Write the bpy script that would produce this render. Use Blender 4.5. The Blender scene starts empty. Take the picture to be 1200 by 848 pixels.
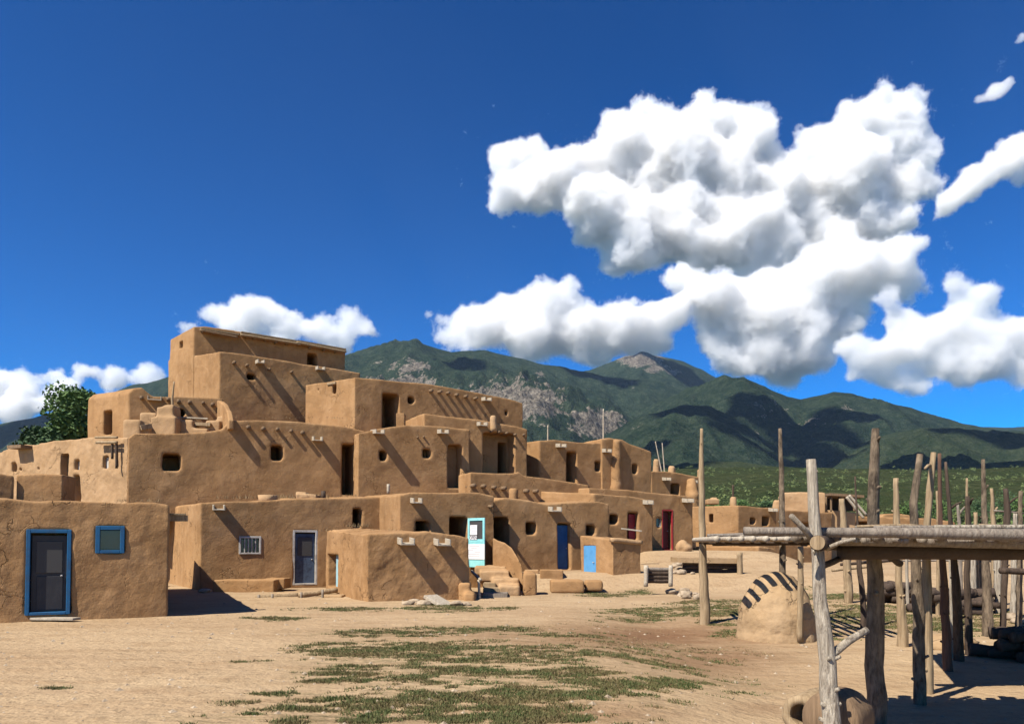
import bpy, bmesh, math, random, time
import numpy as np
from mathutils import Vector, Matrix, noise
S = bpy.context.scene
COL = S.collection
rnd = random.Random(7)
R = math.radians
# ------------------------------------------------------------------ camera
F = 900.0; CX, CY = 600.0, 606.0
TH = R(2.0); CAM = Vector((0, 0, 1.6))
fwd = Vector((0, math.cos(TH), math.sin(TH))); upv = Vector((0, -math.sin(TH), math.cos(TH)))
def ray(px, py):
    return fwd + Vector((1, 0, 0)) * ((px - CX) / F) + upv * ((CY - py) / F)
def at(px, py, Y):
    d = ray(px, py); return CAM + d * (Y / d.y)
def proj(p):
    v = Vector(p) - CAM; zf = v.dot(fwd)
    return (CX + F * v.x / zf, CY - F * v.dot(upv) / zf)
cam_d = bpy.data.cameras.new('camera'); cam = bpy.data.objects.new('camera', cam_d); COL.objects.link(cam)
cam.location = CAM; cam.rotation_euler = (R(90) + TH, 0, 0)
cam_d.sensor_width = 36; cam_d.lens = 27.0; cam_d.shift_y = (CY - 424) / 1200.0
cam_d.clip_start = 0.05; cam_d.clip_end = 60000
S.camera = cam
# ------------------------------------------------------------------ light
AL = R(48.5); EL = R(50)
NOCLOUD = False; HAZE = 1.4e-5
SUN = Vector((-math.cos(EL) * math.sin(AL), -math.cos(EL) * math.cos(AL), math.sin(EL)))
sl = bpy.data.lights.new('sun', 'SUN'); sun = bpy.data.objects.new('sun', sl); COL.objects.link(sun)
sl.energy = 5.0; sl.angle = R(0.5); sl.color = (1.0, 0.93, 0.82)
sun.rotation_euler = SUN.to_track_quat('Z', 'Y').to_euler()
W = bpy.data.worlds.new('World'); S.world = W; W.use_nodes = True
nt = W.node_tree; bg = nt.nodes['Background']
sky = nt.nodes.new('ShaderNodeTexSky'); sky.sky_type = 'NISHITA'; sky.sun_disc = False
sky.sun_elevation = EL; sky.sun_rotation = math.atan2(SUN.x, SUN.y)
sky.altitude = 2800; sky.air_density = 1.0; sky.dust_density = 0.2; sky.ozone_density = 4.0
bg.inputs['Strength'].default_value = 0.05
hs = nt.nodes.new('ShaderNodeHueSaturation'); hs.inputs['Hue'].default_value = .504; hs.inputs['Saturation'].default_value = 2.0; hs.inputs['Value'].default_value = 1.0
gm_ = nt.nodes.new('ShaderNodeGamma'); gm_.inputs[1].default_value = 1.34; nt.links.new(sky.outputs[0], gm_.inputs[0]); nt.links.new(gm_.outputs[0], hs.inputs['Color']); nt.links.new(hs.outputs[0], bg.inputs['Color'])
S.view_settings.view_transform = 'Standard'; S.view_settings.look = 'None'
S.view_settings.exposure = 0.88; S.view_settings.gamma = 1.0
S.render.engine = 'CYCLES'
S.cycles.use_denoising = True
S.cycles.max_bounces = 16; S.cycles.diffuse_bounces = 3; S.cycles.volume_bounces = 10; S.cycles.transparent_max_bounces = 8
S.cycles.volume_max_steps = 1024
# ------------------------------------------------------------------ numpy noise
def _h(ix, iy, iz, seed):
    n = (ix.astype(np.int64) * 374761393 + iy.astype(np.int64) * 668265263 + iz.astype(np.int64) * 2147483647 + seed * 144269) & 0xffffffff
    n = ((n ^ (n >> 13)) * 1274126177) & 0xffffffff
    n = n ^ (n >> 16)
    return (n & 0xffff) / 65535.0
def vn(x, y, z=None, seed=0):
    if z is None: z = np.zeros_like(x)
    ix, iy, iz = np.floor(x), np.floor(y), np.floor(z)
    fx, fy, fz = x - ix, y - iy, z - iz
    fx, fy, fz = [f * f * (3 - 2 * f) for f in (fx, fy, fz)]
    r = 0
    for a in (0, 1):
        for b in (0, 1):
            for c in (0, 1):
                w = (fx if a else 1 - fx) * (fy if b else 1 - fy) * (fz if c else 1 - fz)
                r = r + w * _h(ix + a, iy + b, iz + c, seed)
    return r * 2 - 1
def fbm(x, y, sc, oct=4, seed=0, ridge=False, gain=.5):
    r = 0; am = 1; t = 0
    for i in range(oct):
        v = vn(x / sc + i * 17.3, y / sc - i * 9.1, seed=seed + i)
        if ridge: v = 1 - 2 * np.abs(v)
        r = r + am * v; t += am; am *= gain; sc /= 2.03
    return r / t
def sstep(a, b, x):
    t = np.clip((x - a) / (b - a), 0, 1); return t * t * (3 - 2 * t)
# ------------------------------------------------------------------ ground height
def gz(x, y):
    x = np.asarray(x, float); y = np.asarray(y, float)
    z = -0.3 * sstep(1.0, 3.5, x) * (1 - sstep(14, 22, y)) - 0.0
    z = z + .55 * sstep(25.6, 28.2, y) * sstep(-1.2, -.2, x) * (1 - sstep(60, 90, y))
    z = z + .75 * sstep(30, 34.5, y) * sstep(4.0, 6.0, x) * (1 - sstep(11.5, 14.5, x)) * (1 - sstep(60, 80, y))
    z = z - .35 * sstep(28, 34, y) * sstep(11.0, 14.0, x) * (1 - sstep(60, 90, y))
    z = z + .03 * fbm(x, y, 3.0, 3, 5) + .012 * fbm(x, y, .6, 2, 9)
    z = z + sstep(95, 320, y) * 10
    return z
def gzf(x, y): return float(gz(np.array([x]), np.array([y]))[0])
def gh(px, py):
    Y = 10.0
    for i in range(60):
        p = at(px, py, Y); z = gzf(p.x, p.y); d = ray(px, py)
        if d.z >= -1e-4: break
        Yn = (z - CAM.z) / d.z * d.y; Y += (Yn - Y) * .5
    p = at(px, py, Y); p.z = gzf(p.x, p.y); return p
# ------------------------------------------------------------------ materials
MATS = {}
class NT:
    def __init__(s, name, rough=.9, spec=.2):
        m = bpy.data.materials.new(name); m.use_nodes = True; s.m = m; s.t = m.node_tree
        s.b = s.t.nodes['Principled BSDF']; s.b.inputs['Roughness'].default_value = rough
        s.b.inputs['Specular IOR Level'].default_value = spec; MATS[name] = m
        s.tc = s.t.nodes.new('ShaderNodeTexCoord')
    def n(s, ty, **k):
        q = s.t.nodes.new(ty)
        for a, v in k.items():
            if a in q.inputs.keys() if hasattr(q.inputs, 'keys') else False: q.inputs[a].default_value = v
            else: setattr(q, a, v)
        return q
    def l(s, a, b): s.t.links.new(a, b)
    def noise(s, scale, det=4, rough=.55, src='Object', stretch=None, dist=0):
        q = s.t.nodes.new('ShaderNodeTexNoise'); q.inputs['Scale'].default_value = scale; q.inputs['Detail'].default_value = det
        q.inputs['Roughness'].default_value = rough; q.inputs['Distortion'].default_value = dist
        v = s.tc.outputs[src] if src != 'Position' else s.pos()
        if stretch:
            mp = s.t.nodes.new('ShaderNodeMapping'); mp.inputs['Scale'].default_value = stretch; s.l(v, mp.inputs['Vector']); v = mp.outputs[0]
        s.l(v, q.inputs['Vector']); return q.outputs['Fac']
    def pos(s):
        g = s.t.nodes.new('ShaderNodeNewGeometry'); return g.outputs['Position']
    def ramp(s, f, pts):
        q = s.t.nodes.new('ShaderNodeValToRGB'); e = q.color_ramp.elements
        while len(e) < len(pts): e.new(.5)
        for i, (p, c) in enumerate(pts):
            e[i].position = p; e[i].color = (c, c, c, 1) if isinstance(c, (int, float)) else (*c, 1)
        s.l(f, q.inputs[0]); return q.outputs[0]
    def mix(s, f, a, b, mode='MIX'):
        q = s.t.nodes.new('ShaderNodeMix'); q.data_type = 'RGBA'; q.blend_type = mode
        for i, v in ((0, f), (6, a), (7, b)):
            if isinstance(v, (int, float)): q.inputs[i].default_value = v
            elif isinstance(v, tuple): q.inputs[i].default_value = (*v, 1)
            else: s.l(v, q.inputs[i])
        return q.outputs[2]
    def math(s, op, a, b=0., clamp=False):
        q = s.t.nodes.new('ShaderNodeMath'); q.operation = op; q.use_clamp = clamp
        for i, v in ((0, a), (1, b)):
            if isinstance(v, (int, float)): q.inputs[i].default_value = v
            else: s.l(v, q.inputs[i])
        return q.outputs[0]
    def bump(s, h, dist, strength=1.0, prev=None):
        q = s.t.nodes.new('ShaderNodeBump'); q.inputs['Distance'].default_value = dist; q.inputs['Strength'].default_value = strength
        s.l(h, q.inputs['Height'])
        if prev: s.l(prev, q.inputs['Normal'])
        s.l(q.outputs[0], s.b.inputs['Normal']); return q.outputs[0]
    def col(s, c):
        if isinstance(c, tuple): s.b.inputs['Base Color'].default_value = (*c, 1)
        else: s.l(c, s.b.inputs['Base Color'])
def mk_adobe(name, A, B, C):
    m = NT(name, .95, .1)
    big = m.noise(.35, 4, .6, 'Position'); mid = m.noise(1.7, 5, .6, 'Position'); fine = m.noise(22, 3, .6, 'Position')
    streak = m.noise(1.2, 4, .6, 'Position', (2.2, 2.2, .35))
    c = m.mix(m.ramp(big, [(.35, 0.), (.65, 1.)]), A, B)
    c = m.mix(m.math('MULTIPLY', m.ramp(mid, [(.45, 0.), (.72, 1.)]), .6), c, C)
    c = m.mix(m.math('MULTIPLY', m.ramp(streak, [(.52, 0.), (.75, 1.)]), .35), c, tuple(v * .62 for v in B))
    c = m.mix(m.math('MULTIPLY', m.ramp(fine, [(.4, 0.), (.7, 1.)]), .22), c, tuple(v * 1.25 for v in A))
    m.col(c)
    pt = m.noise(.8, 3, .45, 'Position', (1, 1, 1.5), 1.2)
    c = m.mix(m.math('MULTIPLY', m.ramp(pt, [(.55, 0.), (.565, 1.)]), .22), c, tuple(v * .72 for v in B)); c = m.mix(m.math('MULTIPLY', m.ramp(m.noise(.6, 4, .5, 'Position', (1.2, 1.2, 1), .8), [(.58, 0.), (.60, 1.)]), .20), c, tuple(min(v * 1.22, 1) for v in C))
    m.col(c)
    vc = m.t.nodes.new('ShaderNodeTexVoronoi'); vc.feature = 'DISTANCE_TO_EDGE'; vc.inputs['Scale'].default_value = 1.1; wv = m.t.nodes.new('ShaderNodeVectorMath'); wv.operation = 'ADD'
    nn = m.t.nodes.new('ShaderNodeTexNoise'); nn.inputs['Scale'].default_value = 2.2; nn.inputs['Detail'].default_value = 4; m.l(m.pos(), nn.inputs['Vector']); m.l(m.pos(), wv.inputs[0]); m.l(nn.outputs['Color'], wv.inputs[1]); m.l(wv.outputs[0], vc.inputs['Vector'])
    crk = m.math('MULTIPLY', m.ramp(vc.outputs['Distance'], [(.0, 1.), (.018, 0.)]), m.ramp(m.noise(.9, 3, .5, 'Position'), [(.55, 0.), (.62, 1.)]))
    c = m.mix(m.math('MULTIPLY', crk, .55), c, tuple(v * .45 for v in B)); m.col(c)
    b = m.bump(mid, .04, .5); b = m.bump(m.noise(7, 6, .75, 'Position'), .022, .7, b); b = m.bump(fine, .010, .8, b); m.bump(m.math('MULTIPLY', crk, -1.), .03, .8, b)
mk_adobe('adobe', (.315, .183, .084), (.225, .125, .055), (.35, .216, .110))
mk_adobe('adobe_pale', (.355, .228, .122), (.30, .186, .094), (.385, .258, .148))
mk_adobe('mud', (.33, .225, .125), (.27, .18, .095), (.37, .265, .16))
def mk_wood(name, A, B, st=(9, 9, .7), d=.012):
    m = NT(name, .85, .15)
    g = m.noise(3.0, 6, .65, 'Object', st); h = m.noise(3, 3, .5, 'Object')
    c = m.mix(m.ramp(g, [(.35, 0.), (.65, 1.)]), A, B)
    c = m.mix(m.math('MULTIPLY', m.ramp(h, [(.5, 0.), (.7, 1.)]), .35), c, tuple(v * .45 for v in A))
    m.col(c); b = m.bump(g, d, 1.0); m.bump(m.noise(9, 4, .6, 'Object', (8, 8, .6)), d * .6, .8, b)
mk_wood('wood_pale', (.46, .40, .31), (.17, .135, .10), (13, 13, .5), d=.03)
mk_wood('wood_grey', (.26, .22, .175), (.15, .12, .095), d=.02)
mk_wood('wood_tan', (.34, .25, .15), (.18, .125, .07))
mk_wood('wood_dark', (.095, .066, .047), (.042, .030, .022), d=.02)
mk_wood('wood_red', (.13, .07, .045), (.07, .042, .03), d=.015)
mk_wood('wood_bark', (.22, .165, .11), (.055, .04, .028), (5, 5, 1.6), .03)
mk_wood('viga', (.22, .145, .085), (.13, .085, .05))
mk_wood('spout_wood', (.42, .37, .29), (.27, .22, .16), (6, 6, 6), .006)
def mk_paint(name, A, B, rough=.55, sc=2.5):
    m = NT(name, rough, .4); f = m.noise(sc, 6, .7, 'Object'); m.col(m.mix(m.ramp(f, [(.45, 0.), (.62, 1.)]), A, B))
    m.bump(m.noise(14, 4, .6, 'Object', (1, 1, .2)), .004, .7)
mk_paint('paint_blue', (.006, .085, .20), (.015, .065, .14))
mk_paint('paint_blue_door', (.02, .10, .27), (.016, .07, .19))
mk_paint('paint_sky', (.08, .26, .50), (.06, .21, .42))
mk_paint('paint_pale_blue', (.27, .45, .50), (.22, .37, .42))
mk_paint('paint_turquoise', (.24, .54, .54), (.18, .46, .47))
mk_paint('paint_red', (.25, .014, .018), (.17, .01, .012))
mk_paint('paint_maroon', (.10, .008, .01), (.06, .006, .008))
mk_paint('paint_worn', (.42, .40, .36), (.25, .22, .19))
mk_paint('paint_slate', (.05, .075, .12), (.025, .035, .06), sc=5)
mk_paint('dark_panel', (.018, .018, .022), (.03, .028, .03))
mk_paint('paper', (.62, .60, .585), (.57, .555, .55), .8)
mk_paint('ink', (.05, .05, .06), (.07, .06, .08), .8)
mk_paint('ink_grey', (.27, .27, .33), (.36, .32, .34), .8)
mk_paint('porch_shade', (.035, .024, .018), (.025, .018, .014), .95)
mk_paint('metal', (.35, .34, .33), (.22, .2, .19), .5)
m = NT('glass', .12, .6); m.col((.035, .04, .045)); m.bump(m.noise(1.5, 2, .5), .01, .4)
m = NT('screen', .6, .3); m.col((.05, .048, .046))
# dirt
m = NT('dirt', .97, .05)
a = m.noise(.16, 5, .6, 'Position', (.6, 1.6, 1)); b_ = m.noise(1.3, 6, .65, 'Position', (.6, 1.5, 1)); c_ = m.noise(9, 6, .75, 'Position'); e_ = m.noise(38, 4, .7, 'Position')
c = m.mix(m.ramp(a, [(.38, 0.), (.62, 1.)]), (.37, .268, .160), (.31, .215, .125))
c = m.mix(m.math('MULTIPLY', m.ramp(b_, [(.48, 0.), (.66, 1.)]), .65), c, (.25, .165, .09))
c = m.mix(m.math('MULTIPLY', m.ramp(c_, [(.52, 0.), (.66, 1.)]), .55), c, (.19, .125, .07))
c = m.mix(m.math('MULTIPLY', m.ramp(e_, [(.60, 0.), (.70, 1.)]), .5), c, (.50, .42, .30))
at_ = m.t.nodes.new('ShaderNodeAttribute'); at_.attribute_name = 'cover'
brk = m.math('MULTIPLY', at_.outputs['Fac'], m.ramp(m.noise(5, 6, .75, 'Position', (.5, 1.6, 1)), [(.44, 0.), (.60, 1.)]))
c = m.mix(m.math('MULTIPLY', brk, .75, True), c, (.10, .088, .04))
at2 = m.t.nodes.new('ShaderNodeAttribute'); at2.attribute_name = 'damp'
c = m.mix(m.math('MULTIPLY', m.math('MULTIPLY', at2.outputs['Fac'], m.ramp(b_, [(.25, .5), (.55, 1.)])), 1.0, True), c, (.165, .092, .05))
m.col(c)
q = m.bump(b_, .08, 1.); q = m.bump(m.noise(4.5, 3, .6, 'Position'), .05, .9, q); q = m.bump(c_, .018, .8, q); m.bump(e_, .006, .8, q)
# foliage and terrain
def mk_leaf(name, A, B, sc=.6):
    m = NT(name, .7, .25); f = m.noise(sc, 4, .6, 'Position'); m.col(m.mix(m.ramp(f, [(.38, 0.), (.62, 1.)]), A, B))
    m.b.inputs['Subsurface Weight'].default_value = 0.0
mk_leaf('leaf', (.085, .14, .035), (.04, .08, .02)); mk_leaf('leaf_dark', (.045, .085, .028), (.025, .05, .018))
mk_leaf('leaf_light', (.12, .15, .045), (.07, .10, .03), .3)
mk_leaf('grass', (.065, .085, .024), (.13, .105, .042), 2.0); mk_leaf('straw', (.26, .19, .095), (.15, .10, .05), 2.0)
m = NT('stone', .9, .2); f = m.noise(4, 6, .7, 'Position'); m.col(m.mix(m.ramp(f, [(.4, 0.), (.6, 1.)]), (.36, .285, .20), (.20, .15, .10))); m.bump(f, .03, 1.)
m = NT('wood_black_shade', .9, .2); f = m.noise(6, 5, .7, 'Object'); m.col(m.mix(f, (.03, .022, .018), (.10, .07, .05))); m.bump(f, .03, 1.)  # near-black wood; on the girders its colour carries the roof's shade
m = NT('mountain', 1.0, .0)
rk = m.t.nodes.new('ShaderNodeAttribute'); rk.attribute_name = 'rock'
gr = m.t.nodes.new('ShaderNodeAttribute'); gr.attribute_name = 'grassy'
n1 = m.noise(.0035, 6, .65, 'Position'); n2 = m.noise(.02, 7, .85, 'Position'); n3 = m.noise(.05, 4, .8, 'Position', (1, 1, .45))
vv = m.t.nodes.new('ShaderNodeTexVoronoi'); vv.inputs['Scale'].default_value = .085; m.l(m.pos(), vv.inputs['Vector'])
fc = m.mix(m.ramp(n1, [(.35, 0.), (.65, 1.)]), (.014, .029, .018), (.032, .052, .030))
fc = m.mix(m.math('MULTIPLY', m.ramp(n2, [(.45, 0.), (.7, 1.)]), .8), fc, (.085, .105, .065))
gc = m.mix(m.ramp(n2, [(.35, 0.), (.65, 1.)]), (.040, .060, .024), (.085, .095, .042))
gc = m.mix(m.ramp(vv.outputs['Distance'], [(.15, .4), (.5, 0.)]), gc, (.02, .034, .013))
c = m.mix(gr.outputs['Fac'], fc, gc)
rmask = m.ramp(m.math('ADD', m.math('MULTIPLY', rk.outputs['Fac'], .62), m.math('SUBTRACT', m.math('ADD', m.math('MULTIPLY', m.noise(.008, 5, .7, 'Position'), .9), m.math('MULTIPLY', n3, .4)), .45)), [(.55, 0.), (.60, 1.)])
rc = m.mix(m.ramp(n3, [(.4, 0.), (.62, 1.)]), (.07, .06, .05), (.33, .285, .225))
c = m.mix(rmask, c, rc); m.col(c)
q = m.bump(n2, 30., 1.); m.bump(m.math('SUBTRACT', n3, m.math('MULTIPLY', vv.outputs['Distance'], .5)), 14., 1., q)
# ------------------------------------------------------------------ object helpers
def link(me_or_none, name, mat=None, parent=None):
    o = bpy.data.objects.new(name, me_or_none); COL.objects.link(o)
    if mat and me_or_none: me_or_none.materials.append(MATS[mat])
    if parent: o.parent = parent; o.matrix_parent_inverse = parent.matrix_world.inverted() if False else Matrix.Translation(-parent.location)
    return o
def tag(o, label, cat, group=None):
    o['label'] = label; o['category'] = cat
    if group: o['group'] = group
    return o
def kind(o, k): o['kind'] = k; return o
def empty(name, loc, label, cat, group=None):
    o = bpy.data.objects.new(name, None); COL.objects.link(o); o.location = loc; o.empty_display_size = .3
    return tag(o, label, cat, group)
def bobj(bm, name, mat, parent=None, smooth=True):
    """bm in world space; the object's origin goes to the centre of its bounds"""
    vs = [v.co for v in bm.verts]
    lo = Vector([min(v[i] for v in vs) for i in range(3)]); hi = Vector([max(v[i] for v in vs) for i in range(3)])
    c = (lo + hi) / 2; c.z = lo.z
    bmesh.ops.translate(bm, verts=bm.verts, vec=-c)
    me = bpy.data.meshes.new(name); bm.to_mesh(me); bm.free()
    if smooth:
        for p in me.polygons: p.use_smooth = True
    o = link(me, name, mat); o.location = c
    if parent: o.parent = parent; o.location = c - parent.location
    return o
def addbox(bm, c, ax, ay, az, bevel=0):
    vs = [bm.verts.new(c + ax * i + ay * j + az * k) for i in (-1, 1) for j in (-1, 1) for k in (-1, 1)]
    for f in ((0, 1, 3, 2), (4, 6, 7, 5), (0, 4, 5, 1), (2, 3, 7, 6), (0, 2, 6, 4), (1, 5, 7, 3)):
        bm.faces.new([vs[i] for i in f])
    return vs
def addtube(bm, pts, rad, seg=10, wob=.0, knots=0, r=rnd, cap=True):
    """tube along pts with radii; wobble makes it a natural log"""
    pts = [Vector(p) for p in pts]; n = len(pts)
    if isinstance(rad, (int, float)): rad = [rad] * n
    sub = []; L = sum((pts[i + 1] - pts[i]).length for i in range(n - 1))
    st = max(.12, L / 26)
    P = []; Rr = []
    for i in range(n - 1):
        k = max(1, int((pts[i + 1] - pts[i]).length / st))
        for j in range(k):
            t = j / k; P.append(pts[i].lerp(pts[i + 1], t)); Rr.append(rad[i] * (1 - t) + rad[i + 1] * t)
    P.append(pts[-1]); Rr.append(rad[-1])
    ph = r.uniform(0, 50); rings = []; prev = None; gro = [r.uniform(-1, .6) for _ in range(seg)]
    for i, p in enumerate(P):
        t = (P[min(i + 1, len(P) - 1)] - P[max(i - 1, 0)]).normalized()
        a = Vector((0, 0, 1)) if abs(t.z) < .9 else Vector((1, 0, 0))
        if prev is None: x = t.cross(a).normalized()
        else: x = (prev - t * prev.dot(t)).normalized()
        prev = x; y = t.cross(x)
        if wob:
            p = p + x * wob * Rr[i] * noise.noise((ph, i * .45, 0)) * 1.2 + y * wob * Rr[i] * noise.noise((ph, i * .45, 9)) * 1.2
        ring = []
        for s in range(seg):
            an = 6.28318 * s / seg
            q = Rr[i] * (1 + wob * .5 * noise.noise((math.cos(an) * 1.3 + ph, math.sin(an) * 1.3, i * .35)) + wob * .42 * gro[s] * (1 + .4 * noise.noise((i * .5, s, ph))) + wob * .10 * r.uniform(-1, 1))
            ring.append(bm.verts.new(p + (x * math.cos(an) + y * math.sin(an)) * q))
        rings.append(ring)
    for i in range(len(rings) - 1):
        for s in range(seg):
            bm.faces.new((rings[i][s], rings[i][(s + 1) % seg], rings[i + 1][(s + 1) % seg], rings[i + 1][s]))
    if cap:
        bm.faces.new(rings[0][::-1]); bm.faces.new(rings[-1])
    return P, Rr
DG = None
def clay(bm, name, mat, parent, vox, cutters=None, sm=8, amp=(.10, .03), decim=None):
    """closed bmesh in world space -> soft hand-plastered mesh"""
    c = Vector((0, 0, 0)); n = len(bm.verts)
    for v in bm.verts: c += v.co / n
    c.z = min(v.co.z for v in bm.verts)
    bmesh.ops.translate(bm, verts=bm.verts, vec=-c)
    bmesh.ops.recalc_face_normals(bm, faces=bm.faces)
    me = bpy.data.meshes.new(name); bm.to_mesh(me); bm.free()
    o = link(me, name); o.location = c; sm = int(sm * .7)
    co = None
    if cutters is not None and len(cutters.verts):
        bmesh.ops.recalc_face_normals(cutters, faces=cutters.faces)
        cm = bpy.data.meshes.new('cut'); cutters.to_mesh(cm); cutters.free(); co = link(cm, 'cut')
        m = o.modifiers.new('b', 'BOOLEAN'); m.object = co; m.operation = 'DIFFERENCE'; m.solver = 'EXACT'; m.use_self = True
    m = o.modifiers.new('r', 'REMESH'); m.mode = 'VOXEL'; m.voxel_size = vox * .49
    m = o.modifiers.new('s', 'SMOOTH'); m.iterations = sm; m.factor = .5
    for sc, st, nd in ((1.5, amp[0], 1), (.35, amp[1], 2)):
        t = bpy.data.textures.new('t', 'CLOUDS'); t.noise_scale = sc; t.noise_depth = nd
        m = o.modifiers.new('d', 'DISPLACE'); m.texture = t; m.strength = st; m.texture_coords = 'GLOBAL'
    bpy.context.view_layer.update()
    dg = bpy.context.evaluated_depsgraph_get()
    nm = bpy.data.meshes.new_from_object(o.evaluated_get(dg), depsgraph=dg)
    nm.name = name; o.modifiers.clear(); o.data = nm; bpy.data.meshes.remove(me)
    if co: bpy.data.objects.remove(co)
    nm.materials.clear(); nm.materials.append(MATS[mat])
    nm.polygons.foreach_set('use_smooth', [True] * len(nm.polygons))
    if parent: o.parent = parent; o.location = c - parent.location
    return o
class Plane:
    """vertical wall plane through the point seen at pixel column px at distance Y; d runs along the wall at angle phi"""
    def __init__(s, px, Y, phi, P=None):
        s.phi = R(phi); s.d = Vector((math.cos(s.phi), math.sin(s.phi), 0)); s.n = Vector((math.sin(s.phi), -math.cos(s.phi), 0))
        s.P = Vector(P) if P is not None else at(px, 560, Y); s.P.z = 0
    def hit(s, px, py):
        r = ray(px, py); k = (s.P - CAM).dot(s.n) / r.dot(s.n); return CAM + r * k
    def uz(s, px, py):
        q = s.hit(px, py); return (q - s.P).dot(s.d), q.z
class House: pass
def house(name, label, ref, phi, prof, zb, depth, leftdir=None, dz=(0, 0), holes=(), lholes=(), vox=.09, mat='adobe', sm=8, cat='adobe house',
          group=None, amp=(.075, .018), batter=.0):
    h = House(); h.pl = Plane(ref[0], ref[1], phi); pl = h.pl
    ld = R(leftdir if leftdir is not None else phi); w = Vector((-math.sin(ld), math.cos(ld), 0)); h.w = w
    pts = [pl.uz(*p) for p in prof]; u0, u1 = pts[0][0], pts[-1][0]
    base = pl.P + pl.d * (u0 + u1) / 2; base.z = zb
    h.o = empty(name, base, label, cat, group)
    bm = bmesh.new(); rows = []
    for u, z in pts:
        t = (u - u0) / (u1 - u0) if u1 != u0 else 0
        f = pl.P + pl.d * u; bk = f + w * depth; zz = z + dz[0] * (1 - t) + dz[1] * t
        bo = pl.n * batter
        rows.append([bm.verts.new((f.x + bo.x, f.y + bo.y, zb)), bm.verts.new((f.x, f.y, z)), bm.verts.new((bk.x, bk.y, zz)), bm.verts.new((bk.x, bk.y, zb))])
    for a, b in zip(rows, rows[1:]):
        for i in range(4): bm.faces.new((a[i], b[i], b[(i + 1) % 4], a[(i + 1) % 4]))
    bm.faces.new(rows[0]); bm.faces.new(rows[-1][::-1])
    cb = bmesh.new()
    fl = pl.P + pl.d * u0
    h.lpl = Plane(0, 0, 0, fl); h.lpl.d = -w; h.lpl.n = Vector((-w.y, w.x, 0)); 
    if h.lpl.n.dot(pl.d) > 0: h.lpl.n = -h.lpl.n
    for P_, hs in ((pl, holes), (h.lpl, lholes)):
        for x0, y0, x1, y1, dd in hs:
            dd = max(dd, 1.5) if dd >= .55 and (x0, y0) != (566, 507) else dd
            xm, ym = (x0 + x1) / 2, (y0 + y1) / 2
            ua, _ = P_.uz(x0, ym); ub, _ = P_.uz(x1, ym); _, zt = P_.uz(xm, y0); _, zz = P_.uz(xm, y1)
            cc = P_.P + P_.d * (ua + ub) / 2 - P_.n * (dd / 2 - .25); cc.z = (zt + zz) / 2
            sh_ = .02 if dd >= .55 and zt - zz < 1.0 else 0.
            addbox(cb, cc, P_.d * (abs(ub - ua) / 2 - sh_), P_.n * (dd / 2 + .25), Vector((0, 0, abs(zt - zz) / 2 - sh_)))
            ua, ub, zt, zz = ua + sh_, ub - sh_, zt - sh_, zz + sh_
            if dd >= .55:
                def hexa(f, uo, zo):
                    vs = [cb.verts.new(v) for v in f]
                    for q in ((0, 1, 3, 2), (4, 6, 7, 5), (0, 4, 5, 1), (2, 3, 7, 6), (0, 2, 6, 4), (1, 5, 7, 3)): cb.faces.new([vs[i] for i in q])
                def pt3(u, dep, z): q = P_.P + P_.d * u - P_.n * dep; q.z = z; return q
                sp = .08 * rnd.uniform(.7, 1.3); u_hi, u_lo = max(ua, ub), min(ua, ub)
                if P_ is pl:
                    hexa([pt3(u_hi - .04, .42, zz + .01), pt3(u_hi - .04, .42, zt - .03), pt3(u_hi - .04, -.06, zz + .01), pt3(u_hi - .04, -.06, zt - .03), pt3(u_hi + .0, .42, zz + .01), pt3(u_hi + .0, .42, zt - .03), pt3(u_hi + sp, -.06, zz + .01), pt3(u_hi + sp, -.06, zt - .09)], 0, 0)
                    if zt - zz < 1.0: hexa([pt3(u_lo + .02, .42, zz), pt3(u_lo + .02, .42, zz + .05), pt3(u_lo + .02, -.06, zz - .09), pt3(u_lo + .02, -.06, zz + .05), pt3(u_hi - .02, .42, zz), pt3(u_hi - .02, .42, zz + .05), pt3(u_hi - .0, -.06, zz - .09), pt3(u_hi - .0, -.06, zz + .05)], 0, 0)
    h.wall = clay(bm, 'wall', mat, h.o, vox, cb, sm, amp)
    return h
def panel(h, px0, py0, px1, py1, inset, mat, name, thick=.04, pl=None, parent=None):
    """a flat board standing in the wall plane, set back by inset"""
    pl = pl or h.pl; xm, ym = (px0 + px1) / 2, (py0 + py1) / 2
    ua, _ = pl.uz(px0, ym); ub, _ = pl.uz(px1, ym); _, zt = pl.uz(xm, py0); _, zb = pl.uz(xm, py1)
    c = pl.P + pl.d * (ua + ub) / 2 - pl.n * inset; c.z = (zt + zb) / 2
    bm = bmesh.new(); addbox(bm, c, pl.d * abs(ub - ua) / 2, pl.n * thick / 2, Vector((0, 0, abs(zt - zb) / 2)))
    bmesh.ops.bevel(bm, geom=bm.edges[:], offset=.006, segments=1, affect='EDGES')
    return bobj(bm, name, mat, parent or h.o, False)
def sub(o, parent):
    """make o (in world space or under another parent) a child of parent, keeping its place"""
    wl = o.location.copy() + (o.parent.location if o.parent else Vector())
    pw = parent.location + (parent.parent.location if parent.parent else Vector())
    o.parent = parent; o.location = wl - pw; return o
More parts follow.
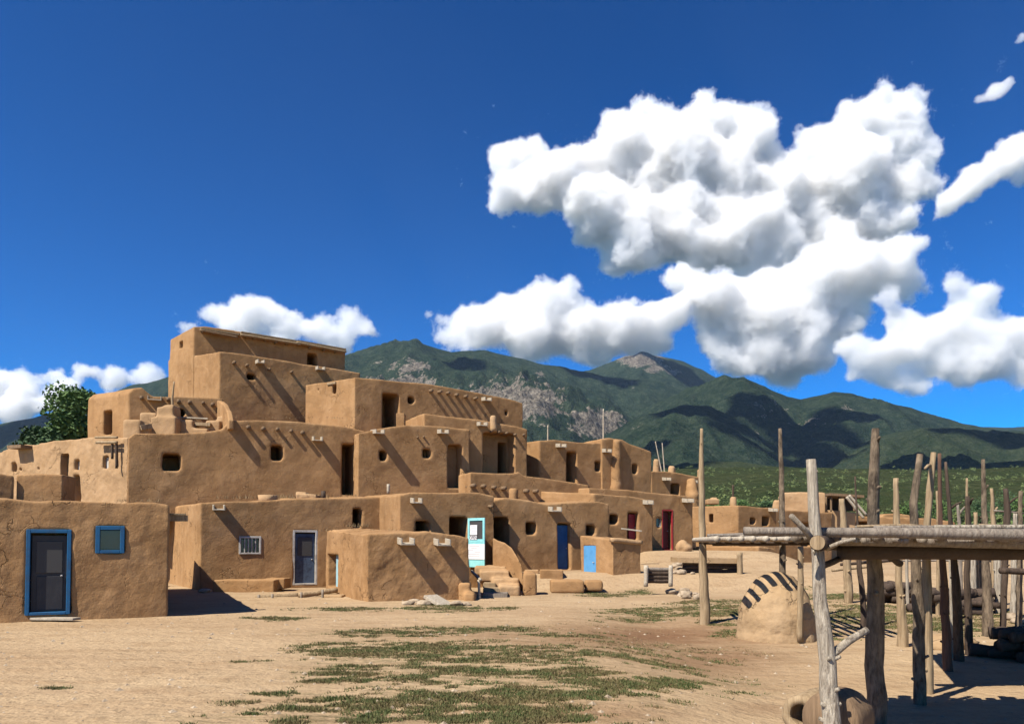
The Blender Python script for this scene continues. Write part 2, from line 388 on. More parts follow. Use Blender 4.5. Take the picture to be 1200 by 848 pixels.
def frame(h, px0, py0, px1, py1, wd, inset, mat, name='frame', thick=.10, pl=None, parent=None, bars=0):
    pl = pl or h.pl; xm, ym = (px0 + px1) / 2, (py0 + py1) / 2
    ua, _ = pl.uz(px0, ym); ub, _ = pl.uz(px1, ym); _, zt = pl.uz(xm, py0); _, zb = pl.uz(xm, py1)
    bm = bmesh.new(); n = pl.n * thick / 2
    def bx(u0, u1, z0, z1, k=1.0):
        c = pl.P + pl.d * (u0 + u1) / 2 - pl.n * inset; c.z = (z0 + z1) / 2
        addbox(bm, c, pl.d * (u1 - u0) / 2, n * k, Vector((0, 0, (z1 - z0) / 2)))
    bx(ua, ua + wd, zb, zt); bx(ub - wd, ub, zb, zt); bx(ua + wd, ub - wd, zt - wd, zt, .97); bx(ua + wd, ub - wd, zb, zb + wd * .8, .97)
    for i in range(bars):
        u = ua + wd + (ub - ua - 2 * wd) * (i + 1) / (bars + 1); bx(u - .02, u + .02, zb + wd * .8, zt - wd, .5)
    bmesh.ops.bevel(bm, geom=bm.edges[:], offset=.008, segments=1, affect='EDGES')
    o = bobj(bm, name, mat, h.o, False)
    if parent: sub(o, parent)
    return o
def vigas(h, lst, rad=.085, out=.26, pl=None):
    pl = pl or h.pl
    for px, py in lst:
        q = pl.hit(px, py); r = rad * rnd.uniform(.85, 1.15); ou = out * .85 * rnd.uniform(.85, 1.15)
        bm = bmesh.new(); addtube(bm, [q - pl.n * .5, q + pl.n * ou + Vector((0, 0, rnd.uniform(-.02, .03)))], [r * 1.05, r], 10, .18)
        bobj(bm, 'roof_beam', 'viga', h.o)
def spouts(h, lst, out=.46, wd=.17, pl=None):
    pl = pl or h.pl
    for px, py, *k in lst:
        q = pl.hit(px, py); ou = (k[0] if k else out) * .85; ww = k[1] if len(k) > 1 else wd; up = Vector((0, 0, 1)); t = .022
        bm = bmesh.new(); c = q + pl.n * (ou / 2 - .2); tilt = pl.n - up * .10
        ln = tilt * (ou / 2 + .2)
        addbox(bm, c - up * .07, pl.d * ww, ln, up * t)
        addbox(bm, c + pl.d * (ww - t) + up * .022, pl.d * t, ln * 1.0, up * .07); addbox(bm, c - pl.d * (ww - t) + up * .022, pl.d * t, ln * .985, up * .07)
        bmesh.ops.bevel(bm, geom=bm.edges[:], offset=.006, segments=1, affect='EDGES')
        bobj(bm, 'water_spout', 'spout_wood', h.o, False)
def beamx(h, px0, py0, px1, py1, off, r, mat='viga', name='pole', wob=.15):
    a = h.pl.hit(px0, py0) + h.pl.n * off; b = h.pl.hit(px1, py1) + h.pl.n * off
    bm = bmesh.new(); addtube(bm, [a, b], r, 8, wob); return bobj(bm, name, mat, h.o)
def drum(h, px, py0, py1, rpx, Y, mat='adobe_pale', name='chimney', taper=.8, parent=True):
    b = at(px, py1, Y); t = at(px, py0, Y); r = rpx / F * Y; bm = bmesh.new()
    addtube(bm, [(b.x, b.y, b.z - .3), (b.x, b.y, b.z + (t.z - b.z) * .85), (t.x, t.y, t.z)], [r * 1.05, r * taper, r * taper * .7], 14, .12)
    return bobj(bm, name, mat, h.o)
# ================================================================== THE PUEBLO
GP = 'stacked adobe houses of the pueblo'
def door(h, px0, py0, px1, py1, inset, mat, lights=None, handle=True, pl=None, fr=None, frw=.07, label=None):
    d = panel(h, px0, py0, px1, py1, inset, mat, 'door', .05, pl)
    if label: d['label'] = label
    P_ = pl or h.pl
    if lights:
        for (a, b, c_, e, mt) in lights:
            g = panel(h, a, b, c_, e, inset - .035, mt, 'pane', .015, pl); sub(g, d)
    if handle:
        q = P_.hit(px1 - (px1 - px0) * .14, py0 + (py1 - py0) * .52); bm = bmesh.new()
        addtube(bm, [q - P_.n * (inset - .02), q - P_.n * (inset - .09)], .022, 8); hd = bobj(bm, 'handle', 'metal', h.o); sub(hd, d)
    if fr: f = frame(h, fr[0], fr[1], fr[2], fr[3], frw, inset - .06, fr[4], 'frame', .13, pl); sub(f, d)
    return d
# --- lowest tier
h = H1 = house('adobe_house', 'nearest low brown adobe house at far left, with one blue-framed dark screen door', (198, 17), 26,
    [(-170, 572), (-80, 581), (0, 584), (40, 587), (90, 586), (140, 588), (178, 588), (198, 592)], -.4, 11, 26, (.4, .1),
    [(31, 621, 83, 719, .5), (113, 617, 146, 648, .4)], (), .075, group=GP, amp=(.10, .045))
d = door(h, 36, 627, 78, 718, .10, 'dark_panel', [(42, 634, 73, 671, 'screen'), (42, 675, 73, 714, 'dark_panel')], fr=(30, 620, 83, 720, 'paint_blue'), frw=.075)
f = frame(h, 112, 616, 146, 648, .085, .03, 'paint_blue', 'window', .12); g = panel(h, 117, 621, 141, 644, .10, 'glass', 'pane', .02); sub(g, f)
q = h.pl.hit(198, 606); bm = bmesh.new(); c_ = q + h.pl.d * .05 - h.pl.n * .5
addbox(bm, c_, h.pl.d * .36, h.pl.n * .07, Vector((0, 0, .07))); addbox(bm, c_ + Vector((0, 0, .09)), h.pl.d * .32, h.pl.n * .1, Vector((0, 0, .018)))
bobj(bm, 'water_spout', 'wood_tan', h.o, False)
h = H2 = house('adobe_house', 'low brown adobe house with barred white window and weathered slate-blue half-glass door', (235, 27), 25,
    [(235, 589), (262, 587), (300, 587), (340, 584), (400, 583), (452, 582)], -.5, 12, 34, (.15, .6),
    [(281, 629, 305, 648, .35), (344, 622, 371, 684, .45), (413, 595, 424, 617, 1.6)], (), .085, group=GP)
w = frame(h, 280, 628, 306, 649, .07, .02, 'paint_worn', 'window', .10, bars=4); g = panel(h, 283, 631, 303, 646, .10, 'glass', 'pane', .02); sub(g, w)
door(h, 346, 625, 369, 683, .12, 'paint_slate', [(349, 629, 366, 651, 'screen')], fr=(343, 621, 372, 685, 'paint_worn'), frw=.08)
spouts(h, [(256, 594, .42, .2)])
h = H3 = house('adobe_house', 'low protruding adobe block with rounded flank, two wooden spouts and a pale blue side door', (430, 21.3), 25,
    [(430, 626), (450, 625), (500, 624), (535, 627), (549, 630)], -.4, 5.6, 25, (.22, .2),
    (), [(384, 649, 396, 688, .9)], .06, group=GP, amp=(.12, .05), batter=.12)
door(h, 389, 650, 397, 688, .16, 'paint_pale_blue', None, True, h.lpl)
spouts(h, [(473, 633, .5, .2), (515, 634, .5, .2)])
h = H4 = house('adobe_house', 'brown adobe house behind the low block, whose turquoise screen door hangs open with white notices', (468, 27.35), 25,
    [(468, 580), (484, 577), (520, 577), (560, 577), (579, 581)], -.3, 8, 25, (.3, .4),
    [(486, 609, 503, 625, .6), (527, 605, 547, 666, 2.2)], (), .08, group=GP)
spouts(h, [(486, 586, .45, .17)]); vigas(h, [(573, 593)], .06, .4)
# the open screen door with its notices
P0 = H4.pl.hit(548, 640) + H4.pl.n * .03; dd = Vector((.75, -.66, 0)).normalized(); nn = Vector((-dd.y, dd.x, 0)); nn = -nn if nn.dot(SUN) < 0 else nn
zt = H4.pl.hit(548, 607).z; zb_ = H4.pl.hit(548, 664).z; HW = .86
def dbox(bm, u0, u1, z0, z1, off, t):
    c = P0 + dd * (u0 + u1) / 2 + nn * off; c.z = (z0 + z1) / 2; addbox(bm, c, dd * (u1 - u0) / 2, nn * t / 2, Vector((0, 0, (z1 - z0) / 2)))
hh = zt - zb_
bm = bmesh.new()
dbox(bm, 0, .10, zb_, zt, 0, .045); dbox(bm, HW - .10, HW, zb_, zt, 0, .045); dbox(bm, .1, HW - .1, zt - .1, zt, 0, .043); dbox(bm, .1, HW - .1, zb_ + hh * .50, zb_ + hh * .57, 0, .043)
dbox(bm, .1, HW - .1, zb_, zb_ + hh * .50, 0, .03)
bmesh.ops.bevel(bm, geom=bm.edges[:], offset=.006, segments=1, affect='EDGES')
sd = bobj(bm, 'screen_door', 'paint_turquoise', H4.o, False); sd['label'] = 'open turquoise screen door covered with white notices'
bm = bmesh.new(); dbox(bm, .10, HW - .1, zb_ + hh * .57, zt - .1, -.01, .006); sub(bobj(bm, 'screen', 'screen', H4.o, False), sd)
bm = bmesh.new(); dbox(bm, .14, .50, zb_ + hh * .655, zb_ + hh * .86, .03, .006); n1_ = bobj(bm, 'notice', 'paper', H4.o, False); sub(n1_, sd)
bm = bmesh.new(); dbox(bm, .12, .50, zb_ + hh * .56, zb_ + hh * .635, .034, .006); n2_ = bobj(bm, 'open_sign', 'paper', H4.o, False); sub(n2_, sd)
bm = bmesh.new(); dbox(bm, -.0, HW + .02, zb_ + hh * .16, zb_ + hh * .47, .032, .01); n3_ = bobj(bm, 'notice_board', 'paper', H4.o, False); sub(n3_, sd)
bm = bmesh.new()
for k, (a, b) in enumerate(((.19, .44), (.2, .46), (.17, .42), (.2, .47), (.19, .4))):
    z_ = zb_ + hh * (.835 - k * .034); dbox(bm, a, b, z_ - .010, z_, .0345, .002)
sub(bobj(bm, 'notice_text', 'ink_grey', H4.o, False), sd)
bm = bmesh.new()
for k, (a, b) in enumerate(((.12, .62), (.2, .5), (.06, .3), (.38, .66), (.06, .62), (.1, .6))):
    z_ = zb_ + hh * (.435 - k * .042); dbox(bm, a, b, z_ - .012, z_, .0385, .002)
sub(bobj(bm, 'board_text', 'ink_grey', H4.o, False), sd)
cu = bpy.data.curves.new('open_lettering', 'FONT'); cu.body = 'OPEN'; cu.size = .15; cu.align_x = 'CENTER'; cu.align_y = 'CENTER'; cu.extrude = .001; cu.offset = .001
cu.materials.append(MATS['ink']); to = bpy.data.objects.new('open_lettering', cu); COL.objects.link(to)
c_ = P0 + dd * .31 + nn * .041; c_.z = zb_ + hh * .597
yv = Vector((0, 0, 1)); xv = dd if dd.cross(yv).dot(nn) > 0 else -dd
to.matrix_world = Matrix(((xv.x, yv.x, nn.x, c_.x), (xv.y, yv.y, nn.y, c_.y), (xv.z, yv.z, nn.z, c_.z), (0, 0, 0, 1)))
bpy.context.view_layer.update(); tm_ = bpy.data.meshes.new_from_object(to.evaluated_get(bpy.context.evaluated_depsgraph_get())); mw = to.matrix_world.copy(); bpy.data.objects.remove(to); to = link(tm_, 'open_lettering'); mw = mw.copy(); sdw = H4.o.location + sd.location; mw.translation -= sdw; to.parent = sd; to.matrix_local = mw
h = H5 = house('adobe_house', 'brown adobe house with deep blue door, behind the curved lit wing wall and steps', (578, 29.3), 25,
    [(578, 586), (592, 583), (620, 586), (638, 590), (662, 589), (700, 587), (714, 590)], -.2, 7, 25, (.4, .3),
    [(579, 606, 595, 640, 1.8), (616, 611, 628, 625, .9), (654, 613, 669, 667, .45), (686, 614, 697, 627, .7)], (), .08, group=GP)
door(h, 655, 615, 669, 667, .30, 'paint_blue_door'); spouts(h, [(648, 596, .42, .22)])
h = H6 = house('adobe_shed', 'small square adobe shed with bright sky-blue wooden door on its sunlit side', (718, 27.6), 25,
    [(718, 632), (735, 631), (751, 634)], -.2, 2.3, 25, (.16, .1), (), [(684, 639, 698, 677, .3)], .055, cat='adobe shed', amp=(.06, .03))
door(h, 684, 639, 698, 677, .03, 'paint_sky', None, True, h.lpl)
bm = bmesh.new(); a = h.pl.hit(716, 633); b = h.pl.hit(752, 636); addtube(bm, [a + Vector((0, 0, .02)), b + Vector((0, 0, .02))], .09, 10, .3); bobj(bm, 'roof_edge', 'adobe_pale', h.o)
h = H7 = house('adobe_house', 'adobe house with bright red door, right of the sky-blue shed', (700, 33), 25,
    [(696, 578), (722, 580), (745, 582), (766, 586)], .2, 3, 62, (.22, .1),
    [(714, 602, 724, 613, .9), (736, 600, 748, 632, .5)], (), .085, group=GP)
door(h, 740, 602, 748, 632, .25, 'paint_red'); spouts(h, [(757, 588, .42, .17)])
h = H8 = house('adobe_house', 'adobe house at the right end of the lower row, with a dark maroon door', (764, 35.5), 25,
    [(690, 571), (730, 573), (764, 577), (790, 579), (812, 582)], .4, 6, 25, (.2, .1),
    [(769, 606, 775, 617, .8), (777, 598, 788, 644, .5)], (), .09, group=GP)
door(h, 778, 599, 787, 643, .28, 'paint_maroon', None, True); f = frame(h, 776, 597, 789, 645, .06, .05, 'paint_red', 'door_frame', .1); spouts(h, [(803, 586, .5, .2)])
f = frame(h, 769, 606, 775, 617, .04, .08, 'paint_worn', 'window', .06); g = panel(h, 770, 607, 774, 616, .12, 'glass', 'pane', .02); sub(g, f)
# --- second tier
h = A2 = house('adobe_house', 'long second-tier adobe house at left, six short roof beams above its small square window', (150, 30), 25,
    [(150, 513), (158, 507), (200, 508), (240, 506), (260, 503), (270, 493), (300, 492), (350, 494), (400, 499), (428, 505)], 2.6, 8, 25, (.1, .3),
    [(190, 531, 211, 550, .8), (317, 521, 331, 538, .9), (401, 520, 420, 580, 1.8)], (), .09, group=GP, sm=10)
vigas(h, [(271, 500), (291, 501), (308, 503), (325, 504), (341, 505), (354, 507)], .085, .22); spouts(h, [(371, 514, .45, .2)])
h = B2 = house('adobe_house', 'second-tier adobe house in the middle, two white spouts throwing long slanting shadows', (425, 33.2), 25,
    [(420, 507), (440, 503), (475, 498), (500, 498), (530, 501), (551, 503)], 2.6, 5, 25, (.1, .1),
    [(444, 527, 453, 539, .8), (495, 525, 505, 536, .8), (525, 521, 540, 572, 1.8)], (), .09, group=GP, sm=10)
spouts(h, [(442, 506, .6, .2), (517, 506, .6, .2)])
for px in (489, 496): vigas(h, [(px, 512)], .04, .12)
h = C2 = house('adobe_house', 'second-tier adobe house with a recessed porch and dark doorway between two piers', (552, 36), 25,
    [(497, 484), (525, 488), (562, 492), (590, 497), (604, 499), (618, 503)], 3.5, 3.5, 25, (.1, .1),
    [(566, 507, 602, 556, .75), (591, 516, 601, 556, 2.2)], (), .09, group=GP)
spouts(h, [(563, 497, .5, .2)]); vigas(h, [(575, 505), (584, 506), (593, 508), (603, 509), (613, 510)], .06, .2)
drum(h, 578, 487, 498, 4.5, 36.5)
h = P1 = house('adobe_wall', 'low terrace parapet wall with protruding beam ends below the recessed porch house', (600, 33.5), 25,
    [(551, 553), (575, 554), (604, 554), (608, 552), (614, 557), (640, 560), (664, 564), (690, 568)], 2.8, 1.4, 25, (0, 0), (), (), .085, cat='parapet wall')
vigas(h, [(553, 569), (565, 570), (577, 571), (589, 572), (615, 575), (626, 576)], .08, .35)
drum(h, 602, 572, 588, 5.5, 32.3, 'adobe', 'stub_pillar', 1.0)
h = D2 = house('adobe_house', 'second-tier adobe house with sunlit left end wall, dark doorway and two spouts', (632, 38.5), 28,
    [(632, 516), (650, 515), (680, 518), (705, 519), (722, 520)], 3.6, 7, 45, (0, 0),
    [(664, 529, 675, 567, 1.8), (697, 540, 704, 551, .8)], (), .095, group=GP)
spouts(h, [(655, 522, .5, .2), (708, 528, .5, .2)])
bm = bmesh.new(); q = D2.pl.hit(720, 540) + D2.pl.n * .1; addtube(bm, [(q.x, q.y, 3.6), (q.x, q.y, 5.2), (q.x + .05, q.y + .1, D2.pl.hit(720, 516).z)], [.38, .3, .26], 12, .15); bobj(bm, 'buttress', 'adobe', h.o)
h = D3 = house('adobe_house', 'second-tier adobe house at the right end with one tiny pale-rimmed window', (722, 40.6), 28,
    [(705, 514), (714, 513), (730, 515), (738, 520), (750, 524), (763, 529)], 3.4, 6, 28, (0, 0), [(741, 543, 747, 554, .8)], (), .095, group=GP)
h = E2 = house('adobe_house', 'farther adobe house with round chimneys and thin poles, right of the second tier', (775, 46), 28,
    [(763, 552), (780, 552), (800, 555), (819, 559)], 2.2, 6, 28, (.1, .1), [(786, 566, 796, 580, .8)], (), .08, group=GP)
drum(h, 769, 538, 556, 4.3, 46.5); drum(h, 787, 546, 558, 5, 48); drum(h, 820, 550, 560, 3, 50, taper=.9); spouts(h, [(779, 561, .45, .2), (810, 564, .45, .2)])
bm = bmesh.new(); q = h.pl.hit(805, 580) + h.pl.n * .5; addtube(bm, [(q.x, q.y, 3), (q.x, q.y, 4.6), (q.x, q.y + .3, h.pl.hit(805, 562).z)], [.55, .42, .25], 12, .15); bobj(bm, 'buttress', 'adobe', h.o)
# --- left wing
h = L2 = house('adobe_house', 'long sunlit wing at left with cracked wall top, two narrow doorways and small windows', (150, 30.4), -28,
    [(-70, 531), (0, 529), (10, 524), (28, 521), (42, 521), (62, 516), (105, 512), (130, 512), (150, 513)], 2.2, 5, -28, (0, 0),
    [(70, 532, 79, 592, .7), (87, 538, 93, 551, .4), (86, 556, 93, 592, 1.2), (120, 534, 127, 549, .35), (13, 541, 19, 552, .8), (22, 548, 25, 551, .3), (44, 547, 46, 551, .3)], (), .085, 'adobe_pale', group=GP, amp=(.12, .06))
door(h, 70, 533, 78, 590, .35, 'viga', None, False); panel(h, 87, 539, 93, 551, .18, 'paint_worn', 'window', .03); panel(h, 120, 535, 127, 549, .18, 'paint_worn', 'window', .03)
bm = bmesh.new(); a = h.pl.hit(120, 519) + h.pl.n * .25; b = h.pl.hit(144, 519) + h.pl.n * .25; addtube(bm, [a, b], .06, 8, .15); addtube(bm, [a + Vector((-.05, 0, .2)), b - Vector((0, 0, -.2))], .05, 8, .15)
bobj(bm, 'lintel', 'wood_tan', h.o)
for px, y1 in ((137, 538), (142, 549)):
    bm = bmesh.new(); addtube(bm, [h.pl.hit(px, 519) + h.pl.n * .2, h.pl.hit(px, y1) + h.pl.n * .2], .05, 6, .1); bobj(bm, 'hanging_board', 'wood_dark', h.o)
bm = bmesh.new(); a = h.pl.hit(22, 525) + h.pl.n * .2; b = h.pl.hit(38, 524) + h.pl.n * .2; addbox(bm, (a + b) / 2, (b - a) / 2, h.pl.n * .3, Vector((0, 0, .07))); bobj(bm, 'plank', 'viga', h.o, False)
h = house('adobe_block', 'small low adobe block with a lit rounded top, behind the roof of the nearest house', (74, 26), 15,
    [(19, 556), (45, 555), (74, 556)], 2.4, 1.5, 15, (.05, .05), (), (), .07, cat='adobe block', amp=(.06, .03))
h = house('adobe_block', 'plump rounded adobe block at the left picture edge, beside the small low block', (17, 25.5), 35,
    [(-12, 555), (0, 554), (17, 557)], 2.4, 1.5, 35, (0, 0), (), (), .08, cat='adobe block', sm=18, amp=(.06, .03))
h = L3 = house('adobe_house', 'upper left adobe house with humped corner and a row of beams over its front', (152, 33), 25,
    [(151, 461), (157, 455), (167, 454), (174, 460), (180, 464), (200, 464), (230, 465), (262, 467)], 5, 3.1, 59, (.05, 0),
    [(206, 478, 216, 487, 1.2)], [(121, 481, 131, 509, .7)], .09, group=GP)
vigas(h, [(166, 467), (197, 469), (209, 471), (222, 472), (238, 473), (249, 474)], .08, .25); spouts(h, [(181, 467, .5, .28)])
panel(h, 126, 483, 131, 508, .3, 'wood_tan', 'shutter', .05, h.lpl)
bm = bmesh.new()
a = at(252, 470, 30.9); z0 = at(252, 492, 30.9).z - .4
hf = house('wing_wall', 'small quarter-round adobe wing wall catching sun at the foot of the tower', (253, 34.6), -62,
    [(253, 469), (257, 470), (262, 474), (266, 482), (268, 492)], 6.3, .2, -62, (0, 0), (), (), .06, cat='wing wall', amp=(.05, .02))
# roof-top clutter in front of the upper left house
def lump(name, label, cat, pts, mat, vox=.06, amp=(.05, .03), sm=6, group=None):
    """soft clay mass made of overlapping boxes given as (px, py, Y, half w px, half h px, half depth m)"""
    bm = bmesh.new()
    for px, py, Y, hw, hh_, hd in pts:
        c = at(px, py, Y); addbox(bm, c, Vector((hw / F * Y, 0, 0)), Vector((0, hd, 0)), Vector((0, 0, hh_ / F * Y)))
    o = clay(bm, name, mat, None, vox, None, sm, amp); return tag(o, label, cat, group)
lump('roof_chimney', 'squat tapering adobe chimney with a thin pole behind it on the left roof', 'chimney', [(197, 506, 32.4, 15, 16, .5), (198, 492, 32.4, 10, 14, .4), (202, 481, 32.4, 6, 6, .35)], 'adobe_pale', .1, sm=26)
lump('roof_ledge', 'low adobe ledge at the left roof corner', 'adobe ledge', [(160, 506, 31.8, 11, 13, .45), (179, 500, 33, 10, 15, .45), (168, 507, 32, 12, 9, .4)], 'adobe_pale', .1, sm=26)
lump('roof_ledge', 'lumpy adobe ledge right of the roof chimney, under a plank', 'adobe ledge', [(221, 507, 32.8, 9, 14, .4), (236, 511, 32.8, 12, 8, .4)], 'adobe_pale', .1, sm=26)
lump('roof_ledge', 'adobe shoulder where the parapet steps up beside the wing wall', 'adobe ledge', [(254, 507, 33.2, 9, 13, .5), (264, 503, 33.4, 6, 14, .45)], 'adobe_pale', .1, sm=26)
def plank(name, label, cat, p, q_, w, t, mat, group=None):
    a, b = Vector(p), Vector(q_); bm = bmesh.new(); ax = (b - a) / 2; u = ax.normalized(); s_ = u.cross(Vector((0, 0, 1))).normalized(); n_ = s_.cross(u)
    addbox(bm, (a + b) / 2, ax, s_ * w / 2, n_ * t / 2); bmesh.ops.bevel(bm, geom=bm.edges[:], offset=.006, segments=1, affect='EDGES')
    return tag(bobj(bm, name, mat, None, False), label, cat, group)
plank('plank', 'long grey plank laid across the roof ledges left of the wing wall', 'plank', at(205, 489, 33), at(245, 491, 33), .3, .06, 'spout_wood')
plank('plank', 'short brown board under the long roof plank', 'plank', at(230, 497, 32.7), at(248, 498, 32.7), .3, .14, 'wood_tan')
plank('plank', 'short board leaning on the left roof ledge', 'plank', at(165, 501, 31.3), at(178, 499, 31.6), .1, .2, 'wood_tan')
def pole(name, label, cat, pts, r, mat, seg=8, wob=.15, group=None):
    bm = bmesh.new(); addtube(bm, pts, r, seg, wob); return tag(bobj(bm, name, mat), label, cat, group)
pole('roof_pole', 'thin bent pole rising from the left roof chimney', 'pole', [at(202, 486, 32.5), at(202, 466, 32.5), at(204, 447, 32.5)], [.06, .05, .03], 'wood_tan')
# --- upper tiers
h = A3 = house('adobe_house', 'third-tier adobe house with bright left end wall, dark doorway and six slanting beam shadows', (416, 36.5), 30,
    [(416, 442), (440, 444), (470, 447), (496, 449), (530, 454), (560, 460), (600, 468), (613, 472)], 6.2, 3.35, 58, (0, 0),
    [(448, 461, 466, 503, 1.8), (478, 464, 485, 472, .8), (592, 481, 595, 487, .5)], [(389, 450, 394, 462, .7), (361, 456, 363, 459, .4), (372, 455, 374, 458, .4)], .09, group=GP)
vigas(h, [(504, 458), (514, 460), (524, 461), (534, 463), (545, 465), (556, 467)], .08, .30); spouts(h, [(568, 468, .5, .2)])
lump('roof_stub', 'small adobe stub beside the dark doorway of the third-tier house', 'adobe stub', [(470, 493, 34.6, 5, 8, .25)], 'adobe', .05)
panel(h, 384, 448, 394, 450.5, .0, 'wood_tan', 'lintel', .12, h.lpl)
h = T4 = house('adobe_tower', 'broad fourth-tier adobe tower with three white spouts and one long steep shadow', (257, 38), 31,
    [(257, 412), (275, 413), (300, 417), (330, 422), (360, 427), (395, 432), (422, 437)], 6, 6.5, 45, (.7, .3),
    [(289, 437, 299, 444, .6)], [(219, 436, 222, 442, .5)], .1, cat='adobe tower')
vigas(h, [(274, 426), (289, 429), (315, 433), (341, 436)], .08, .30); spouts(h, [(303, 425, .75, .17), (374, 432, .5, .2)])
h = T5 = house('adobe_tower', 'topmost adobe storey crowning the pueblo, with a long pole ledge under its parapet', (227, 40.1), 30,
    [(227, 382), (240, 382), (300, 391), (350, 400), (405, 410)], 9, 3.2, 45, (-.1, 0), [(360, 413, 371, 430, 1.2)], [(210, 400, 214, 408, .5)], .1, cat='adobe tower')
for a_, b_ in (((234, 387), (278, 394)), ((281, 391), (349, 402)), ((347, 401), (403, 411))):
    p, q = h.pl.hit(*a_) + h.pl.n * .2, h.pl.hit(*b_) + h.pl.n * .2; bm = bmesh.new(); addbox(bm, (p + q) / 2, (q - p) / 2, h.pl.n * .24, Vector((0, 0, .035))); bobj(bm, 'ledge_plank', 'wood_tan', h.o, False)
beamx(h, 234, 389, 277, 397, .40, .06, 'viga'); beamx(h, 280, 394, 350, 405, .42, .07, 'wood_tan'); beamx(h, 345, 403, 403, 414, .42, .07, 'wood_tan')
vigas(h, [(237, 389), (250, 391), (279, 393), (288, 396), (297, 398), (310, 400), (322, 402), (335, 404), (349, 404), (362, 408), (378, 411), (392, 413)], .06, .45)
# --- houses further right
h = F1 = house('adobe_house', 'sunlit one-storey adobe house with crumbling dark front, behind the tall thin pole', (865, 43), 28,
    [(865, 592), (880, 593), (895, 595), (910, 595)], -.2, 2.9, 62, (0, 0), [(879, 606, 885, 613, .6), (893, 604, 901, 615, .6)], [(831, 602, 836, 612, .5)], .07, group=GP)
o = drum(h, 859.5, 582, 593, 4.5, 43.5); bm = bmesh.new(); addtube(bm, [at(859, 586, 43.5), at(859, 568, 43.5)], .06, 8); sp_ = bobj(bm, 'stove_pipe', 'wood_dark', h.o); sub(sp_, o)
spouts(h, [(903, 597, .45, .2)]); lump('roof_rubble', 'small heap of adobe rubble on the sunlit one-storey house roof', 'rubble', [(834, 588, 44.4, 7, 3, .4), (836, 586, 44.4, 3, 3, .3)], 'adobe_pale', .07)
h = G1 = house('adobe_block', 'low sunlit adobe block behind the dome oven, under the slatted rack', (889, 36), 28, [(889, 640), (900, 641), (908, 642)], -.6, 3.4, 64, (0, 0), (), (), .08, cat='adobe block')
lump('adobe_bench', 'low adobe ledge with pale top left of the tall thin pole', 'adobe ledge', [(808, 637, 37.5, 5, 5, .5)], 'adobe_pale', .07)
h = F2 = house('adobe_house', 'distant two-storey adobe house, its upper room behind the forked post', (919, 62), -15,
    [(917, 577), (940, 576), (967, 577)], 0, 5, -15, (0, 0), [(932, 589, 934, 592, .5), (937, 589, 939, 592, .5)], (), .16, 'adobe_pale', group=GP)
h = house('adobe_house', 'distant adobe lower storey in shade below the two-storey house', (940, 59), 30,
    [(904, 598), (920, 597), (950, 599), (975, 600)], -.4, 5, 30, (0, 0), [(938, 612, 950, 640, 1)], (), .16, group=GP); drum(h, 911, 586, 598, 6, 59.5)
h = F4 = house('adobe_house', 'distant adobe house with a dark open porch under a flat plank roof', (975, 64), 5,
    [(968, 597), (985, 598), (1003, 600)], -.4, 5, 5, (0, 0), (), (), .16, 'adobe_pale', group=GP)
bm = bmesh.new(); c_ = at(983, 581.5, 64.5); addbox(bm, c_, Vector((1.45, .1, -.08)), Vector((0, 1.6, 0)), Vector((0, 0, .10))); bobj(bm, 'porch_roof', 'viga', h.o, False)
bm = bmesh.new(); c_ = at(984, 590, 66); addbox(bm, c_, Vector((1.2, 0, 0)), Vector((0, .1, 0)), Vector((0, 0, .65))); bobj(bm, 'porch_back', 'porch_shade', h.o, False)  # near-black panel: the porch's shade is painted into its colour
for px in (968, 974, 984, 1001):
    bm = bmesh.new(); addtube(bm, [at(px, 599, 63.2), at(px, 582, 63.2)], .09, 6, .1); bobj(bm, 'post', 'viga', h.o)
h = house('adobe_wall', 'long low distant adobe wall with a dark opening, right of the porch house', (1030, 70), 3,
    [(990, 604), (1030, 605), (1060, 606), (1093, 607), (1120, 612)], -.4, 3, 3, (0, 0), [(1003, 611, 1018, 625, 1.5)], (), .17, cat='adobe wall')
h = house('adobe_block', 'small distant ruin block standing just over the long low wall', (1045, 74), 3, [(1032, 606), (1036, 602), (1050, 601), (1066, 603), (1068, 606)], -.4, 2, 3, (0, 0), (), (), .17, cat='adobe block')
# --- in front of the lower tier
lump('adobe_bench', 'long low adobe bench before the house with the barred window', 'adobe bench', [(262, 687, 26.2, 7, 8, .45), (292, 686, 26.2, 34, 7.5, .45), (325, 683, 26.6, 12, 6, .4)], 'adobe', .05)
bk = empty('log_kerb', gh(350, 712), 'low kerb of flat logs pegged with short stakes before the slate-blue door', 'log kerb')
for k, (a, b) in enumerate((((300, 700), (350, 697)), ((350, 697), (395, 691)), ((300, 706), (352, 703)), ((352, 703), (398, 698)))):
    p, q_ = at(*a, 23.2), at(*b, 23.8); bm = bmesh.new(); addtube(bm, [p, q_], .09, 8, .3); bobj(bm, 'log', 'wood_tan', bk)
for px, py in ((303, 710), (319, 709), (353, 707), (378, 704)):
    bm = bmesh.new(); p = at(px, py + 3, 23.0); addtube(bm, [p - Vector((0, 0, .1)), p + Vector((.0, 0, .42))], .04, 7, .2); bobj(bm, 'stake', 'wood_grey', bk)
lump('dirt_bank', 'lumpy dirt bank held by the pegged logs', 'dirt bank', [(345, 704, 24.0, 46, 6, .5), (365, 699, 24.6, 34, 6, .6), (392, 702, 23.6, 12, 6, .4)], 'mud', .07, (.12, .08))
lump('dirt_bank', 'small dirt mound at the foot of the low protruding block, beside the steps', 'dirt bank', [(551, 700, 22.3, 7, 7, .4), (545, 694, 22.6, 7, 12, .35), (538, 688, 22.8, 6, 16, .3)], 'adobe', .09, sm=20)
